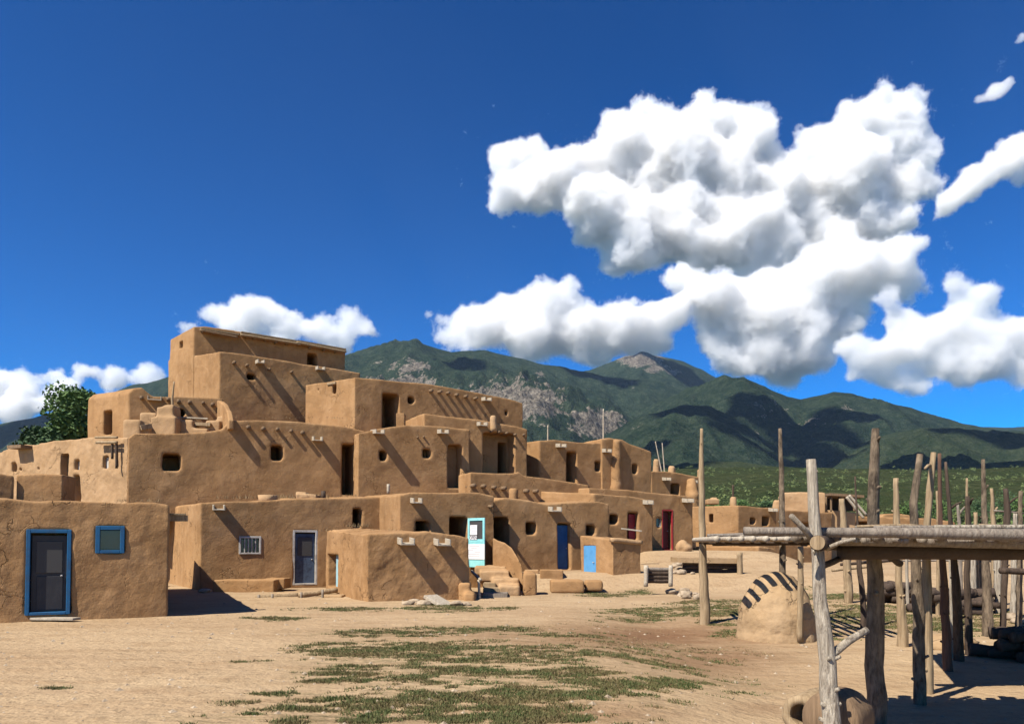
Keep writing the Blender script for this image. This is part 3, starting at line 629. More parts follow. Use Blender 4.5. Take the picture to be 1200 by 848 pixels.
ww = house('wing_wall', 'curved bright adobe wing wall flanking the steps, lit from the left', (579, 27.6), -60,
    [(578, 630), (583, 633), (592, 636), (600, 642), (606, 652), (611, 662), (613, 676), (614, 690)], -.3, 1.7, 3, (0, 0), (), (), .05, cat='wing wall', amp=(.05, .02))
lump('buttress', 'thick round-topped adobe buttress at the right foot of the curved wing wall', 'buttress', [(621, 684, 24.6, 8, 13, .45), (619, 676, 24.8, 5, 8, .35)], 'adobe', .10, sm=17)
lump('adobe_bench', 'squat rounded adobe bench left of the sky-blue door', 'adobe bench', [(664, 686, 25.6, 19, 7.5, .45)], 'adobe', .10, sm=17)
lump('adobe_bench', 'short rounded adobe bench right under the sky-blue door', 'adobe bench', [(695, 685, 25.7, 10, 6, .4)], 'adobe', .10, sm=17)
lump('adobe_bench', 'small adobe block seat before the deep blue door', 'adobe bench', [(646, 673, 27.6, 13, 6, .4)], 'adobe', .05)
lump('adobe_bench', 'little adobe step block between wing wall and deep blue door', 'adobe bench', [(623, 672, 28.2, 8, 5, .3)], 'adobe_pale', .05)
st = empty('steps', gh(585, 708), 'worn steps of wood and adobe climbing to the open turquoise door', 'steps')
for px0, px1, py0, py1, Y, mt in ((572, 603, 702, 709, 22.6, 'wood_grey'), (566, 595, 695, 702, 23.2, 'wood_grey'), (566, 588, 689, 695, 24.0, 'wood_tan'), (566, 581, 683, 689, 24.8, 'wood_tan')):
    a, b = at(px0, py0, Y), at(px1, py1, Y); bm = bmesh.new(); addbox(bm, Vector(((a.x + b.x) / 2, Y + .4, (a.z + b.z) / 2)), Vector(((b.x - a.x) / 2, 0, 0)), Vector((0, .42, 0)), Vector((0, 0, (a.z - b.z) / 2)))
    bmesh.ops.bevel(bm, geom=bm.edges[:], offset=.015, segments=2, affect='EDGES'); bobj(bm, 'tread', mt, st, False)
bm = bmesh.new()
for px, py, Y, hw, hh_, hd in ((597, 692, 24.6, 12, 7, .6), (592, 683, 25.6, 16, 6, .6), (580, 674, 26.6, 17, 6, .6), (575, 668, 27.4, 18, 5, .6)):
    c_ = at(px, py, Y); addbox(bm, c_, Vector((hw / F * Y, 0, 0)), Vector((0, hd, 0)), Vector((0, 0, hh_ / F * Y)))
clay(bm, 'landing', 'adobe_pale', st, .08, None, 9, (.10, .08))
hr = empty('handrail', at(562, 704, 22.7), 'pale wooden handrail at the foot of the worn steps', 'handrail')
bm = bmesh.new(); addtube(bm, [at(562, 705, 22.7), at(561, 679, 22.7)], .04, 8, .1); bobj(bm, 'post', 'spout_wood', hr)
bm = bmesh.new(); addtube(bm, [at(563, 679, 22.6), at(553, 669, 24.6)], .045, 8, .1); bobj(bm, 'rail', 'spout_wood', hr)
p_ = gh(65, 727); plank('doorstep_plank', 'flat grey plank on the ground before the blue-framed door', 'plank', p_ + Vector((-.45, 0, .05)), p_ + Vector((.5, -.1, .05)), .25, .05, 'spout_wood')
def rock(name, label, cat, px, py, s, mat='stone', group=None, sq=.6, Y=None, seed=0):
    bm = bmesh.new(); bmesh.ops.create_icosphere(bm, subdivisions=3, radius=1)
    for v in bm.verts:
        n_ = v.co.copy(); k = 1 + .35 * noise.noise(n_ * 1.3 + Vector((seed * 7.1, 0, 0))) + .12 * noise.noise(n_ * 4 + Vector((seed, 5, 0)))
        v.co = Vector((n_.x * s * k * 1.2, n_.y * s * k, n_.z * s * sq * k))
    p = gh(px, py) if Y is None else at(px, py, Y)
    bmesh.ops.translate(bm, verts=bm.verts, vec=p + Vector((0, 0, s * sq * .5)))
    return tag(bobj(bm, name, mat), label, cat, group)
rock('stone', 'small grey stone by the blue-framed door', 'stone', 17, 726, .10, seed=3)
rock('stone', 'lone pale stone left of the log kerb', 'stone', 240, 694, .16, seed=4)
GR = 'stones heaped at the foot of the low block'
for i, (px, py, s, lb) in enumerate(((478, 708, .14, 'leftmost pale stone of the heap by the low block'), (486, 706, .15, 'second rounded stone of the heap by the low block'), (497, 708, .17, 'middle dark stone of the heap, left of the slab'), (535, 709, .15, 'flat stone right of the leaning pale slab'), (546, 709, .12, 'small pale stone nearest the handrail'))):
    rock('stone', lb, 'stone', px, py, s, 'stone', GR, .5, seed=i + 10)
plank('stone_slab', 'pale flat slab leaning on the stone heap by the low block', 'slab', at(504, 698, 20.6), at(526, 711, 20.2), .5, .08, 'spout_wood')
plank('plank', 'grey board lying among the stones by the low block', 'plank', at(487, 711, 20.4), at(505, 701, 20.6), .16, .05, 'spout_wood')
# clutter on the mound by the maroon door
YB = gh(770, 685).y; pb = empty('plank_bench', gh(770, 684), 'low stack of dark boards between two short posts, right of the shed', 'plank stack')
for k in range(4):
    bm = bmesh.new(); addtube(bm, [at(757, 667 + k * 4.5, YB), at(787, 667 + k * 4.5, YB + .2)], .07, 8, .2); bobj(bm, 'board', 'wood_dark' if k else 'wood_grey', pb)
for px in (757, 786):
    bm = bmesh.new(); addtube(bm, [at(px, 687, YB - .15), at(px, 662, YB - .15)], .07, 8, .2); bobj(bm, 'post', 'spout_wood', pb)
YD = gh(832, 672).y; print('BENCH', YB, YD); db = empty('log_bench', gh(832, 672), 'long low log bench with a flat earth top, behind the tall thin pole', 'log bench')
bm = bmesh.new(); a, b = at(797, 656, YD), at(866, 657, YD); addbox(bm, (a + b) / 2 + Vector((0, .8, 0)), (b - a) / 2, Vector((0, .9, 0)), Vector((0, 0, .09))); bobj(bm, 'top', 'mud', db, False)
for k in range(3):
    bm = bmesh.new(); addtube(bm, [at(800, 660 + k * 4.5, YD + .25), at(864, 660 + k * 4.5, YD + .3)], .075, 8, .2); bobj(bm, 'log', 'wood_dark', db)
bm = bmesh.new(); addtube(bm, [at(867, 675, YD - .2), at(867, 647, YD - .2)], .11, 8, .2); bobj(bm, 'post', 'wood_tan', db)
GM = 'stones strewn before the lower row'
DM = ['white', 'grey', 'flat', 'round', 'tan', 'jagged', 'pale', 'squat', 'chalky', 'knobbly']
for i in range(26):
    px = 790 + (i % 9) * 5 + rnd.uniform(-4, 4) - 10 * (i > 17); py = 668 + (i // 9) * 8 + rnd.uniform(-4, 4)
    rock('stone', 'pale stone in the loose heap between plank stack and log bench', 'stone', px, py, rnd.uniform(.07, .2), 'stone', GM, .7, seed=30 + i)
plank('plank', 'pale plank lying along the foot of the small shed', 'plank', at(708, 690, 26.6), at(733, 687, 26.9), .12, .07, 'spout_wood')
plank('ladder_rail', 'thin white pole resting before the bright red door', 'pole', at(728, 619, 31), at(752, 622, 31), .06, .06, 'spout_wood')
plank('plank', 'short timber at the foot of the maroon door', 'plank', at(796, 645, 34.6), at(806, 645, 34.6), .25, .12, 'wood_tan')
rock('mound', 'leaning adobe lump beside the maroon door', 'adobe lump', 801, 646, .30, 'adobe_pale', None, 1.1, 34.4, seed=77)
pole('white_pipe', 'short pale pipe sticking up from the lower roof', 'pipe', [at(455, 578, 30.5), at(455, 567, 30.5)], .06, 'spout_wood', 10, 0)
tag(bobj((lambda b: (addtube(b, [at(314, 590, 29.2), at(314, 580, 29.2)], [.33, .36], 14, .1), b)[1])(bmesh.new()), 'roof_pot', 'adobe_pale'), 'squat round clay pot on the lower roof edge, above the barred window', 'pot')
pole('stub_post', 'short dark post stub on the lower roof before the tall doorway', 'post', [at(379, 585, 30.5), at(379, 575, 30.5)], .09, 'wood_dark')
lump('rubble', 'low heap of rubble on the lower roof beside the dark post stub', 'rubble', [(362, 582, 30.4, 12, 3, .4), (355, 580, 30.4, 6, 3, .3)], 'adobe_pale', .06, (.1, .08))
for (a, b, lb, r_) in (((707, 520, 41.5), (707, 479, 41.5), 'pale thin pole on the right end of the second tier', .05), ((642, 520, 42), (642, 498, 42), 'thin brown pole behind the house with the sunlit end wall', .05),
        ((776, 556, 48), (768, 517, 48), 'left one of two thin whitish poles above the round chimneys', .045), ((779, 556, 47), (776, 519, 47), 'right one of two thin whitish poles above the round chimneys', .045)):
    pole('roof_pole', lb, 'pole', [at(*a), at(*b)], [r_, r_ * .7], 'spout_wood', 6, .05)
# ================================================================== GROUND
def in_px(X, Y, Z=None):
    """project arrays of ground points to picture columns and rows"""
    Z = gz(X, Y) if Z is None else Z
    zf = Y * math.cos(TH) + (Z - 1.6) * math.sin(TH); zf = np.maximum(zf, .5)
    return CX + F * X / zf, CY - F * (-(Y) * math.sin(TH) + (Z - 1.6) * math.cos(TH)) / zf
GREEN = [(980, 745, 60, 6, .6), (300, 775, 40, 3, .5), (230, 845, 60, 4, .9), (640, 745, 120, 5, .5), (300, 838, 60, 4, .9), (520, 760, 60, 4, 1.0), (640, 812, 60, 4, 1.0), (480, 815, 40, 4, .9), (560, 785, 50, 4, .9), (700, 790, 50, 3, .9), (600, 790, 290, 48, .54), (480, 830, 230, 24, .6), (440, 770, 105, 32, .62), (770, 801, 130, 6, 1.2), (820, 715, 80, 7, 1.2), (930, 735, 40, 5, .9), (455, 768, 100, 7, .9), (385, 755, 45, 5, .8), (450, 742, 110, 5, .9), (390, 786, 50, 5, 1.2), (395, 798, 40, 4, 1.0), (375, 842, 170, 7, 1.2), (345, 813, 50, 4, .8), (560, 845, 180, 9, .9),
    (600, 770, 170, 18, .35), (600, 812, 120, 12, .5), (770, 801, 120, 7, 1.0), (680, 802, 60, 5, .8), (785, 717, 90, 6, 1.2), (840, 705, 50, 4, .9), (740, 724, 50, 5, 1.1), (850, 728, 30, 6, 1.0),
    (850, 742, 25, 5, .8), (1010, 722, 120, 12, 1.3), (1120, 730, 100, 14, 1.2), (1010, 700, 100, 8, .7), (520, 713, 45, 4, 1.3), (710, 697, 40, 3, .9), (545, 737, 90, 4, .8), (320, 725, 60, 3, .6),
    (960, 690, 60, 5, .5), (250, 805, 60, 3, .25), (60, 806, 60, 2, .4), (900, 812, 50, 3, .6), (480, 800, 90, 12, .45), (700, 770, 160, 12, .3), (500, 755, 60, 6, .6), (410, 714, 90, 4, .5), (750, 693, 15, 5, 1.2), (590, 712, 20, 3, .8)]
DRY = [(720, 760, 190, 22, .8), (560, 800, 200, 30, .6), (640, 735, 150, 8, .5), (830, 770, 90, 18, .6), (470, 780, 120, 22, .6), (200, 838, 150, 8, .2), (700, 830, 150, 14, .5), (960, 770, 60, 12, .25)]
def field(L, px, py):
    r = np.zeros_like(px)
    for cx_, cy_, sx, sy, a in L: r = np.maximum(r, a * np.exp(-((px - cx_) / sx) ** 2 - ((py - cy_) / sy) ** 2))
    return r
def grid_mesh(name, X, Y, Z, mat, attrs={}):
    n, m_ = X.shape; co = np.stack([X, Y, Z], -1).reshape(-1, 3).astype(np.float32)
    me = bpy.data.meshes.new(name); me.vertices.add(n * m_); me.vertices.foreach_set('co', co.ravel())
    i = np.arange(n - 1)[:, None] * m_ + np.arange(m_ - 1)[None, :]
    q = np.stack([i, i + 1, i + m_ + 1, i + m_], -1).reshape(-1, 4).astype(np.int32)
    me.loops.add(q.size); me.loops.foreach_set('vertex_index', q.ravel()); me.polygons.add(len(q))
    me.polygons.foreach_set('loop_start', np.arange(0, q.size, 4, dtype=np.int32)); me.polygons.foreach_set('loop_total', np.full(len(q), 4, np.int32))
    me.polygons.foreach_set('use_smooth', np.ones(len(q), bool)); me.update(calc_edges=True); me.validate()
    for k, v in attrs.items():
        a = me.attributes.new(k, 'FLOAT', 'POINT'); a.data.foreach_set('value', v.ravel().astype(np.float32))
    return link(me, name, mat)
ya = np.concatenate([np.linspace(-30, 4, 18)[:-1], np.geomspace(4, 140, 330)]); xa = np.linspace(-1, 1, 460); xa = np.sign(xa) * (np.abs(xa) ** 2.2) * 150
Y_, X_ = np.meshgrid(ya, xa, indexing='ij'); Z_ = gz(X_, Y_); px_, py_ = in_px(X_, np.maximum(Y_, 2.), Z_)
nz = .5 + .5 * fbm(X_ * .5, Y_ * 1.4, 1.1, 4, 31)
cov = np.clip(field(GREEN, px_, py_) * 1.0 + field(DRY, px_, py_) * .55 - .2 * nz, 0, 1) * (Y_ > 2)
damp = np.clip(field([(780, 745, 170, 18, 1.), (840, 770, 80, 18, .9), (600, 745, 120, 8, .5), (680, 835, 130, 12, .5), (900, 830, 60, 8, .4), (100, 810, 120, 3, .3)], px_, py_), 0, 1) * (Y_ > 2)
kind(grid_mesh('ground', X_, Y_, Z_, 'dirt', {'cover': cov, 'damp': damp}), 'structure')
# grass blades
def blades(name, mat, L, N, hmin, hmax, seed, thr, wd=.006):
    g = np.random.default_rng(seed); X = []; 
    Yc = 6.0 + (g.random(N * 14) ** 1.6) * 24; Xc = (g.random(N * 14) * 1.45 - .75) * Yc * 1.02
    px, py = in_px(Xc, Yc); d = field(L, px, py)
    nn_ = .5 + .5 * fbm(Xc * .45, Yc * 1.5, .9, 4, 31) ; n2_ = .5 + .5 * fbm(Xc * .8, Yc * 2.2, .55, 3, 61); n3_ = .5 + .5 * fbm(Xc * 1.0, Yc * 1.6, .22, 2, 71); keep = (d * np.clip(9.5 * nn_ * n2_ * n3_ - .38, 0, 1.6) > thr + g.random(len(Xc)) * .45)
    Xc, Yc = Xc[keep][:N], Yc[keep][:N]; n = len(Xc); k = 5
    Xb = np.repeat(Xc, k) + g.normal(0, .025, n * k); Yb = np.repeat(Yc, k) + g.normal(0, .02, n * k); Zb = gz(Xb, Yb) - .005
    h_ = g.uniform(hmin, hmax, n * k) * np.repeat(g.uniform(.5, 1.2, n), k); an = g.uniform(0, 6.283, n * k); w_ = wd * (.6 + .08 * Yb)
    lx, ly = g.normal(0, .5, n * k) * h_, g.normal(0, .5, n * k) * h_
    v = np.empty((n * k, 3, 3)); v[:, 0] = np.stack([Xb - np.cos(an) * w_, Yb - np.sin(an) * w_, Zb], -1); v[:, 1] = np.stack([Xb + np.cos(an) * w_, Yb + np.sin(an) * w_, Zb], -1)
    v[:, 2] = np.stack([Xb + lx, Yb + ly, Zb + h_], -1)
    me = bpy.data.meshes.new(name); me.vertices.add(n * k * 3); me.vertices.foreach_set('co', v.astype(np.float32).ravel())
    me.loops.add(n * k * 3); me.loops.foreach_set('vertex_index', np.arange(n * k * 3, dtype=np.int32)); me.polygons.add(n * k)
    me.polygons.foreach_set('loop_start', np.arange(0, n * k * 3, 3, dtype=np.int32)); me.polygons.foreach_set('loop_total', np.full(n * k, 3, np.int32)); me.update(calc_edges=True)
    return link(me, name, mat)
o = blades('grass', 'grass', GREEN, 42000, .012, .042, 1, .27); tag(kind(o, 'stuff'), 'thin patches of short green grass on the dusty plaza', 'grass')
o = blades('dry_grass', 'straw', DRY + GREEN, 14000, .010, .03, 2, .38); tag(kind(o, 'stuff'), 'sparse dry straw-coloured grass among the green patches', 'dry grass')
# pebbles
def pebbles():
    g = np.random.default_rng(5); N = 900; V = []; Fc = []
    b = [(1, 0, 0), (-1, 0, 0), (0, 1, 0), (0, -1, 0), (0, 0, 1), (0, 0, -.3)]; fs = [(0, 2, 4), (2, 1, 4), (1, 3, 4), (3, 0, 4), (2, 0, 5), (1, 2, 5), (3, 1, 5), (0, 3, 5)]
    Y = 6.5 + g.random(N) ** 1.4 * 20; X = (g.random(N) * 1.4 - .72) * Y; Z = gz(X, Y)
    for i in range(N):
        s = .008 + .03 * g.random() ** 4 + .0006 * Y[i]
        r = [1 + .4 * g.random() for _ in b]
        k = len(V); V += [(X[i] + p[0] * s * r[j], Y[i] + p[1] * s * r[j], Z[i] + p[2] * s * r[j] * .6) for j, p in enumerate(b)]; Fc += [tuple(k + a for a in f) for f in fs]
    me = bpy.data.meshes.new('pebbles'); me.from_pydata(V, [], Fc); return link(me, 'pebbles', 'stone')
tag(kind(pebbles(), 'stuff'), 'small pale pebbles scattered over the dirt', 'pebbles')
def tufts(name, lst, mat, label):
    g = random.Random(8); V = []; Fc = []
    for px, py, Y, w, n, hm in lst:
        c = at(px, py, Y)
        for i in range(n):
            x = c.x + g.uniform(-w, w); y = c.y + g.uniform(-.25, .25); h_ = g.uniform(.3, 1) * hm; k = len(V); a = g.uniform(0, 3.14); d = .012
            V += [(x - d * math.cos(a), y - d * math.sin(a), c.z), (x + d * math.cos(a), y + d * math.sin(a), c.z), (x + g.uniform(-.5, .5) * h_, y + g.uniform(-.3, .3) * h_, c.z + h_)]; Fc.append((k, k + 1, k + 2))
    me = bpy.data.meshes.new(name); me.from_pydata(V, [], Fc); return tag(kind(link(me, name, mat), 'stuff'), label, 'weeds')
tufts('roof_weeds', [(300, 584, 30.6, 1.6, 160, .22), (350, 584, 30.8, 1.2, 160, .25), (390, 583, 31, 1.0, 90, .2), (160, 587, 29.4, .8, 50, .15), (420, 617, 28.6, .5, 60, .2), (455, 622, 24, .6, 40, .12), (330, 490, 35, 3, 80, .12), (400, 622, 25.5, .8, 60, .14), (700, 632, 28.9, .5, 30, .12)], 'straw', 'dry weeds sprouting along the flat adobe roofs')
# ================================================================== MOUNTAINS
RG = [  # crest (px, py) list, distance, front slope, back slope, rock, grassy
    ([(-500, 640), (200, 560), (400, 480), (600, 445), (650, 440), (690, 433), (715, 424), (733, 416), (750, 413), (775, 416), (800, 422), (825, 432), (845, 444), (900, 470), (1000, 500)], 8200, .42, .6),
    ([(-500, 530), (-100, 512), (0, 497), (60, 483), (120, 463), (150, 452), (195, 440), (300, 428), (400, 417), (440, 403), (472, 399), (505, 405), (530, 412), (566, 409), (600, 416), (640, 425), (680, 434), (720, 441), (750, 441), (775, 447), (800, 457), (840, 480), (900, 520)], 6200, .42, .6),
    ([(640, 540), (700, 498), (740, 485), (780, 466), (800, 459), (830, 447), (855, 441), (872, 441), (885, 446), (905, 456), (925, 465), (940, 468), (955, 464), (980, 458), (1000, 461), (1020, 467), (1045, 471), (1075, 479), (1100, 487), (1150, 501), (1180, 505), (1210, 506), (1300, 514), (1500, 530), (1900, 545)], 5200, .40, .6),
    ([(-500, 700), (200, 600), (300, 500), (380, 460), (430, 450), (480, 452), (520, 450), (560, 452), (590, 449), (612, 446), (640, 458), (670, 468), (700, 480), (720, 493), (740, 508), (770, 530), (820, 560)], 4300, .55, .8),
    ([(600, 560), (680, 525), (730, 500), (760, 484), (800, 474), (830, 476), (850, 484), (880, 498), (910, 515), (940, 532), (980, 552)], 3900, .36, .5),
    ([(880, 565), (930, 549), (980, 530), (1030, 513), (1080, 503), (1120, 503), (1160, 507), (1210, 508), (1300, 515), (1500, 530), (1900, 545)], 3700, .34, .5),
    ([(-500, 560), (-100, 540), (0, 540), (300, 545), (600, 548), (700, 546), (760, 548), (800, 545), (830, 540), (868, 541), (900, 545), (950, 552), (1000, 555), (1060, 551), (1100, 553), (1150, 546), (1200, 541), (1300, 538), (1900, 548)], 2500, .20, .25),
    ([(-500, 558), (0, 558), (600, 558), (820, 557), (900, 555), (1000, 557), (1100, 558), (1200, 556), (1900, 560)], 1300, .118, .10)]
pc = np.linspace(-520, 1900, 760); yr = np.concatenate([np.geomspace(110, 1200, 90)[:-1], np.linspace(1200, 9200, 470)])
YR, PC = np.meshgrid(yr, pc, indexing='ij'); XR = (PC - CX) / F * YR
ZM = 10 + (YR - 320) * .02 + 4 * fbm(XR, YR, 300, 3, 77); ZM = np.where(YR < 320, gz(XR * 0 + 50, YR) - .3 * (YR < 150), ZM)
rough = fbm(XR, YR, 900, 6, 3, True, .55); rough2 = fbm(XR, YR, 260, 4, 21, True, .55); rockv = np.zeros_like(ZM)
which = np.zeros_like(ZM)
for k, (cr, D_, sf, sb) in enumerate(RG):
    cp = np.interp(PC, [c[0] for c in cr], [c[1] for c in cr]); D2_ = D_ * (1 + .03 * vn(PC / 90., PC * 0 + k, seed=50 + k))
    zc = 1.6 + (637.4 - cp) / F * D2_; t = D2_ - YR
    fall = np.where(t > 0, t * sf, -t * sb)
    amp = np.clip(np.abs(t) * .22, 0, 150 if k < 6 else 18)
    am0 = 14 if k < 6 else 3
    h_ = zc - fall + rough * amp + (rough2 * (am0 + amp * .28))
    if k == 3: h_ = h_ + 95 * np.maximum(fbm(XR, YR, 120, 3, 91, True), 0) * np.exp(-(t / 900.) ** 2)
    up = h_ > ZM; which = np.where(up, k, which); ZM = np.where(up, h_, ZM)
pX, pY = in_px(XR, YR, ZM)
def gsp(L):
    r = np.zeros_like(pX)
    for a, b, sx, sy, v in L: r = np.maximum(r, v * np.exp(-((pX - a) / sx) ** 2 - ((pY - b) / sy) ** 2))
    return r
rockv = np.where(which == 0, gsp([(750, 420, 32, 11, 1.2), (770, 432, 22, 8, .8), (790, 437, 12, 5, .8)]), rockv)
rockv = np.where(which == 1, gsp([(480, 432, 40, 14, .72), (440, 425, 30, 10, .45), (570, 440, 40, 8, .5), (632, 438, 12, 8, .6), (740, 452, 30, 12, .4), (540, 428, 30, 6, .4)]), rockv)
rockv = np.where(which == 2, gsp([(900, 478, 45, 22, .55), (950, 490, 50, 18, .5), (830, 462, 50, 14, .4), (990, 475, 40, 14, .45), (750, 490, 40, 20, .5)]), rockv)
rockv = np.where(which == 3, gsp([(600, 470, 90, 34, .92), (700, 495, 50, 25, .85), (470, 450, 80, 22, .8)]), rockv)
rockv = np.where(which == 4, gsp([(880, 505, 50, 14, .4), (740, 500, 30, 14, .5)]), rockv)
grassy = np.where(which >= 6, .9, np.where((which == 5), .35, 0.)); grassy = np.where(YR < 1200, 1., grassy)
kind(grid_mesh('mountains', XR, YR, ZM, 'mountain', {'rock': rockv, 'grassy': grassy}), 'structure')
def terr(px, Y):
    i = min(max(int(np.searchsorted(yr, Y)), 0), len(yr) - 1); j = min(max(int(np.searchsorted(pc, px)), 0), len(pc) - 1); return float(ZM[i, j])
# ================================================================== TREES
def leaves(bm_list, blobs, n, size, g, zmin=-9e9):
    V, Fc = bm_list
    for i in range(n):
        b = blobs[g.randrange(len(blobs))]; c, r = b
        while True:
            d = Vector((g.gauss(0, 1), g.gauss(0, 1), g.gauss(0, 1)))
            if d.length > .01: break
        d.normalize(); q = c + Vector((d.x * r, d.y * r, d.z * r * .85)) * (g.random() ** .38) * g.uniform(.8, 1.12)
        a = Vector((g.gauss(0, 1), g.gauss(0, 1), g.gauss(0, 1))).normalized(); b2 = a.orthogonal().normalized(); s = size * g.uniform(.5, 1.3); k = len(V)
        V += [q - a * s, q + b2 * s * .55, q + a * s, q - b2 * s * .55]; Fc.append((k, k + 1, k + 2, k + 3))
def tree(name, label, px, Y, base, H, Wd, mat, n, size, seed, group=None, cat='tree', dense=9, low=.25):
    g = random.Random(seed); c0 = at(px, 600, Y); c0.z = base; o = empty(name, c0, label, cat, group)
    blobs = []
    for i in range(dense):
        a = g.uniform(0, 6.283); t = g.uniform(low, .88); rr = Wd * .5 * (1 - abs(t - .5) * .9) * g.uniform(.25, .72)
        blobs.append((c0 + Vector((math.cos(a) * rr, math.sin(a) * rr, H * t)), Wd * g.uniform(.16, .28)))
    blobs.append((c0 + Vector((0, 0, H * .85)), Wd * .2)); blobs.append((c0 + Vector((0, 0, H * .55)), Wd * .3))
    V, Fc = [], []; leaves((V, Fc), blobs, n, size, g)
    me = bpy.data.meshes.new('crown'); cc = c0
    me.from_pydata([tuple(v - cc) for v in V], [], Fc); cr = link(me, 'crown', mat); cr.parent = o
    bm = bmesh.new(); addtube(bm, [c0 - Vector((0, 0, .5)), c0 + Vector((Wd * .02, 0, H * .4)), c0 + Vector((0, 0, H * .75))], [Wd * .045, Wd * .035, Wd * .012], 8, .2)
    for b in blobs[:6]: addtube(bm, [c0 + Vector((0, 0, H * g.uniform(.2, .45))), b[0]], [Wd * .022, Wd * .008], 6, .2)
    bobj(bm, 'trunk', 'wood_dark', o)
z_ = at(80, 452, 56).z
tree('cottonwood_tree', 'large round leafy green tree rising behind the sunlit left wing', 84, 56, 0, z_ * 1.1, 5.6, 'leaf', 8500, .16, 1, None, dense=22, low=.45)
tree('bushy_tree', 'lower bushy tree at the left foot of the large leafy tree', 52, 54, 0, at(52, 488, 54).z, 4.8, 'leaf_dark', 5000, .16, 2, None, dense=16, low=.4)
tree('bushy_tree', 'low tree just left of the upper left house, merging with the large tree', 108, 58, 0, at(100, 484, 58).z, 3.6, 'leaf', 3500, .16, 3, None, dense=12, low=.5)
GT = 'trees and bushes in the valley behind the drying racks'
TR = [(1180, 150, 574, 64, 'leaf_dark', 'big dark bush at the right edge behind the racks'), (1148, 165, 582, 40, 'leaf_dark', 'dark bush between the two tallest right-hand poles'), (1100, 175, 584, 36, 'leaf', 'green bush behind the paired poles'),
    (1065, 190, 588, 36, 'leaf', 'green bush left of the leaning pole'), (1210, 130, 580, 60, 'leaf', 'green bush cut by the right picture edge'), (1010, 200, 590, 44, 'leaf_light', 'pale green bush right of the porch house'), (1125, 140, 594, 30, 'leaf_light', 'yellowish low bush behind the right racks'),
    (1170, 120, 600, 34, 'leaf_light', 'light green low shrub in front of the big dark bush'), (838, 260, 588, 26, 'leaf', 'small round tree just right of the tall thin pole'), (870, 280, 587, 30, 'leaf', 'small tree above the stove pipe house'), (900, 265, 589, 26, 'leaf_dark', 'small dark tree left of the distant two-storey house'),
    (925, 290, 588, 30, 'leaf', 'small tree behind the distant two-storey house'), (855, 240, 591, 20, 'leaf_light', 'tiny light tree above the sunlit one-storey house'), (985, 230, 588, 30, 'leaf', 'small tree above the porch roof')]
for i, (px, Y, top, wpx, mt, lb) in enumerate(TR):
    b = terr(px, Y) - .3; zt_ = at(px, top, Y).z; wd_ = wpx / F * Y
    if zt_ - b < 2: b = zt_ - 3
    tree('valley_tree', lb, px, Y, b, zt_ - b, wd_, mt, int(1400 + wpx * 22), max(.22, .0014 * Y), 20 + i, GT, dense=10, low=.12)
# far woodland on the valley slope: nobody could count it
def woods():
    g = random.Random(3); V, Fc = [], []
    for i in range(1500):
        Y = 330 * (1350 / 330) ** g.random(); px = g.uniform(-200, 1400) if g.random() < .25 else g.uniform(780, 1260)
        if fbm(np.array([px * Y / F]), np.array([Y]), 90, 2, 8)[0] < g.uniform(-.45, .25): continue
        i_ = min(int(np.searchsorted(yr, Y)), len(yr) - 1); j_ = min(int(np.searchsorted(pc, px)), len(pc) - 1)
        c = Vector(((px - CX) / F * Y, Y, float(ZM[i_, j_]) + 1.0)); r = g.uniform(1.0, 2.6) * (1 + Y / 2500)
        leaves((V, Fc), [(c, r), (c + Vector((g.uniform(-1, 1) * r, 0, -.3 * r)), r * .7)], 26, r * .34, g)
    me = bpy.data.meshes.new('woodland'); me.from_pydata([tuple(v) for v in V], [], Fc); return link(me, 'woodland', 'leaf_light')
tag(kind(woods(), 'stuff'), 'scattered scrub and small trees covering the valley slope', 'scrub')
# ================================================================== RAMADA, RACKS, OVEN
def post(pts, ds, mat, name='post', parent=None, wob=.22, seg=12, branches=()):
    """pts: (px, py, Y); ds: diameters in px at those points; the foot is sunk 10 cm"""
    P = [at(*p) for p in pts]; Rr = [d / 2 / F * p[2] for d, p in zip(ds, pts)]
    f = P[-1].copy(); P.append(f - Vector((0, 0, .15))); Rr.append(Rr[-1] * 1.05)
    bm = bmesh.new(); PP, RR = addtube(bm, P, Rr, seg, wob)
    for q in range(rnd.randint(4, 8)):
        i = rnd.randrange(1, max(2, len(PP) - 3)); a = rnd.uniform(0, 6.283); dv = Vector((math.cos(a), math.sin(a), .5)); r0 = RR[i]
        addtube(bm, [PP[i], PP[i] + dv * (r0 * rnd.uniform(1.2, 1.7))], [r0 * .42, r0 * .24], 6, .2)
    for a, b, d0, d1 in branches:
        A_, B_ = at(*a), at(*b); addtube(bm, [A_, A_.lerp(B_, .5) + Vector((0, 0, .015)), B_], [d0 / 2 / F * a[2], (d0 + d1) / 4 / F * a[2], d1 / 2 / F * b[2]], 8, wob)
    return bobj(bm, name, mat, parent)
RL = gh(1060, 845); ra = empty('ramada', RL, 'nearest log-roofed shade shelter on rough forked posts at right foreground', 'shade shelter')
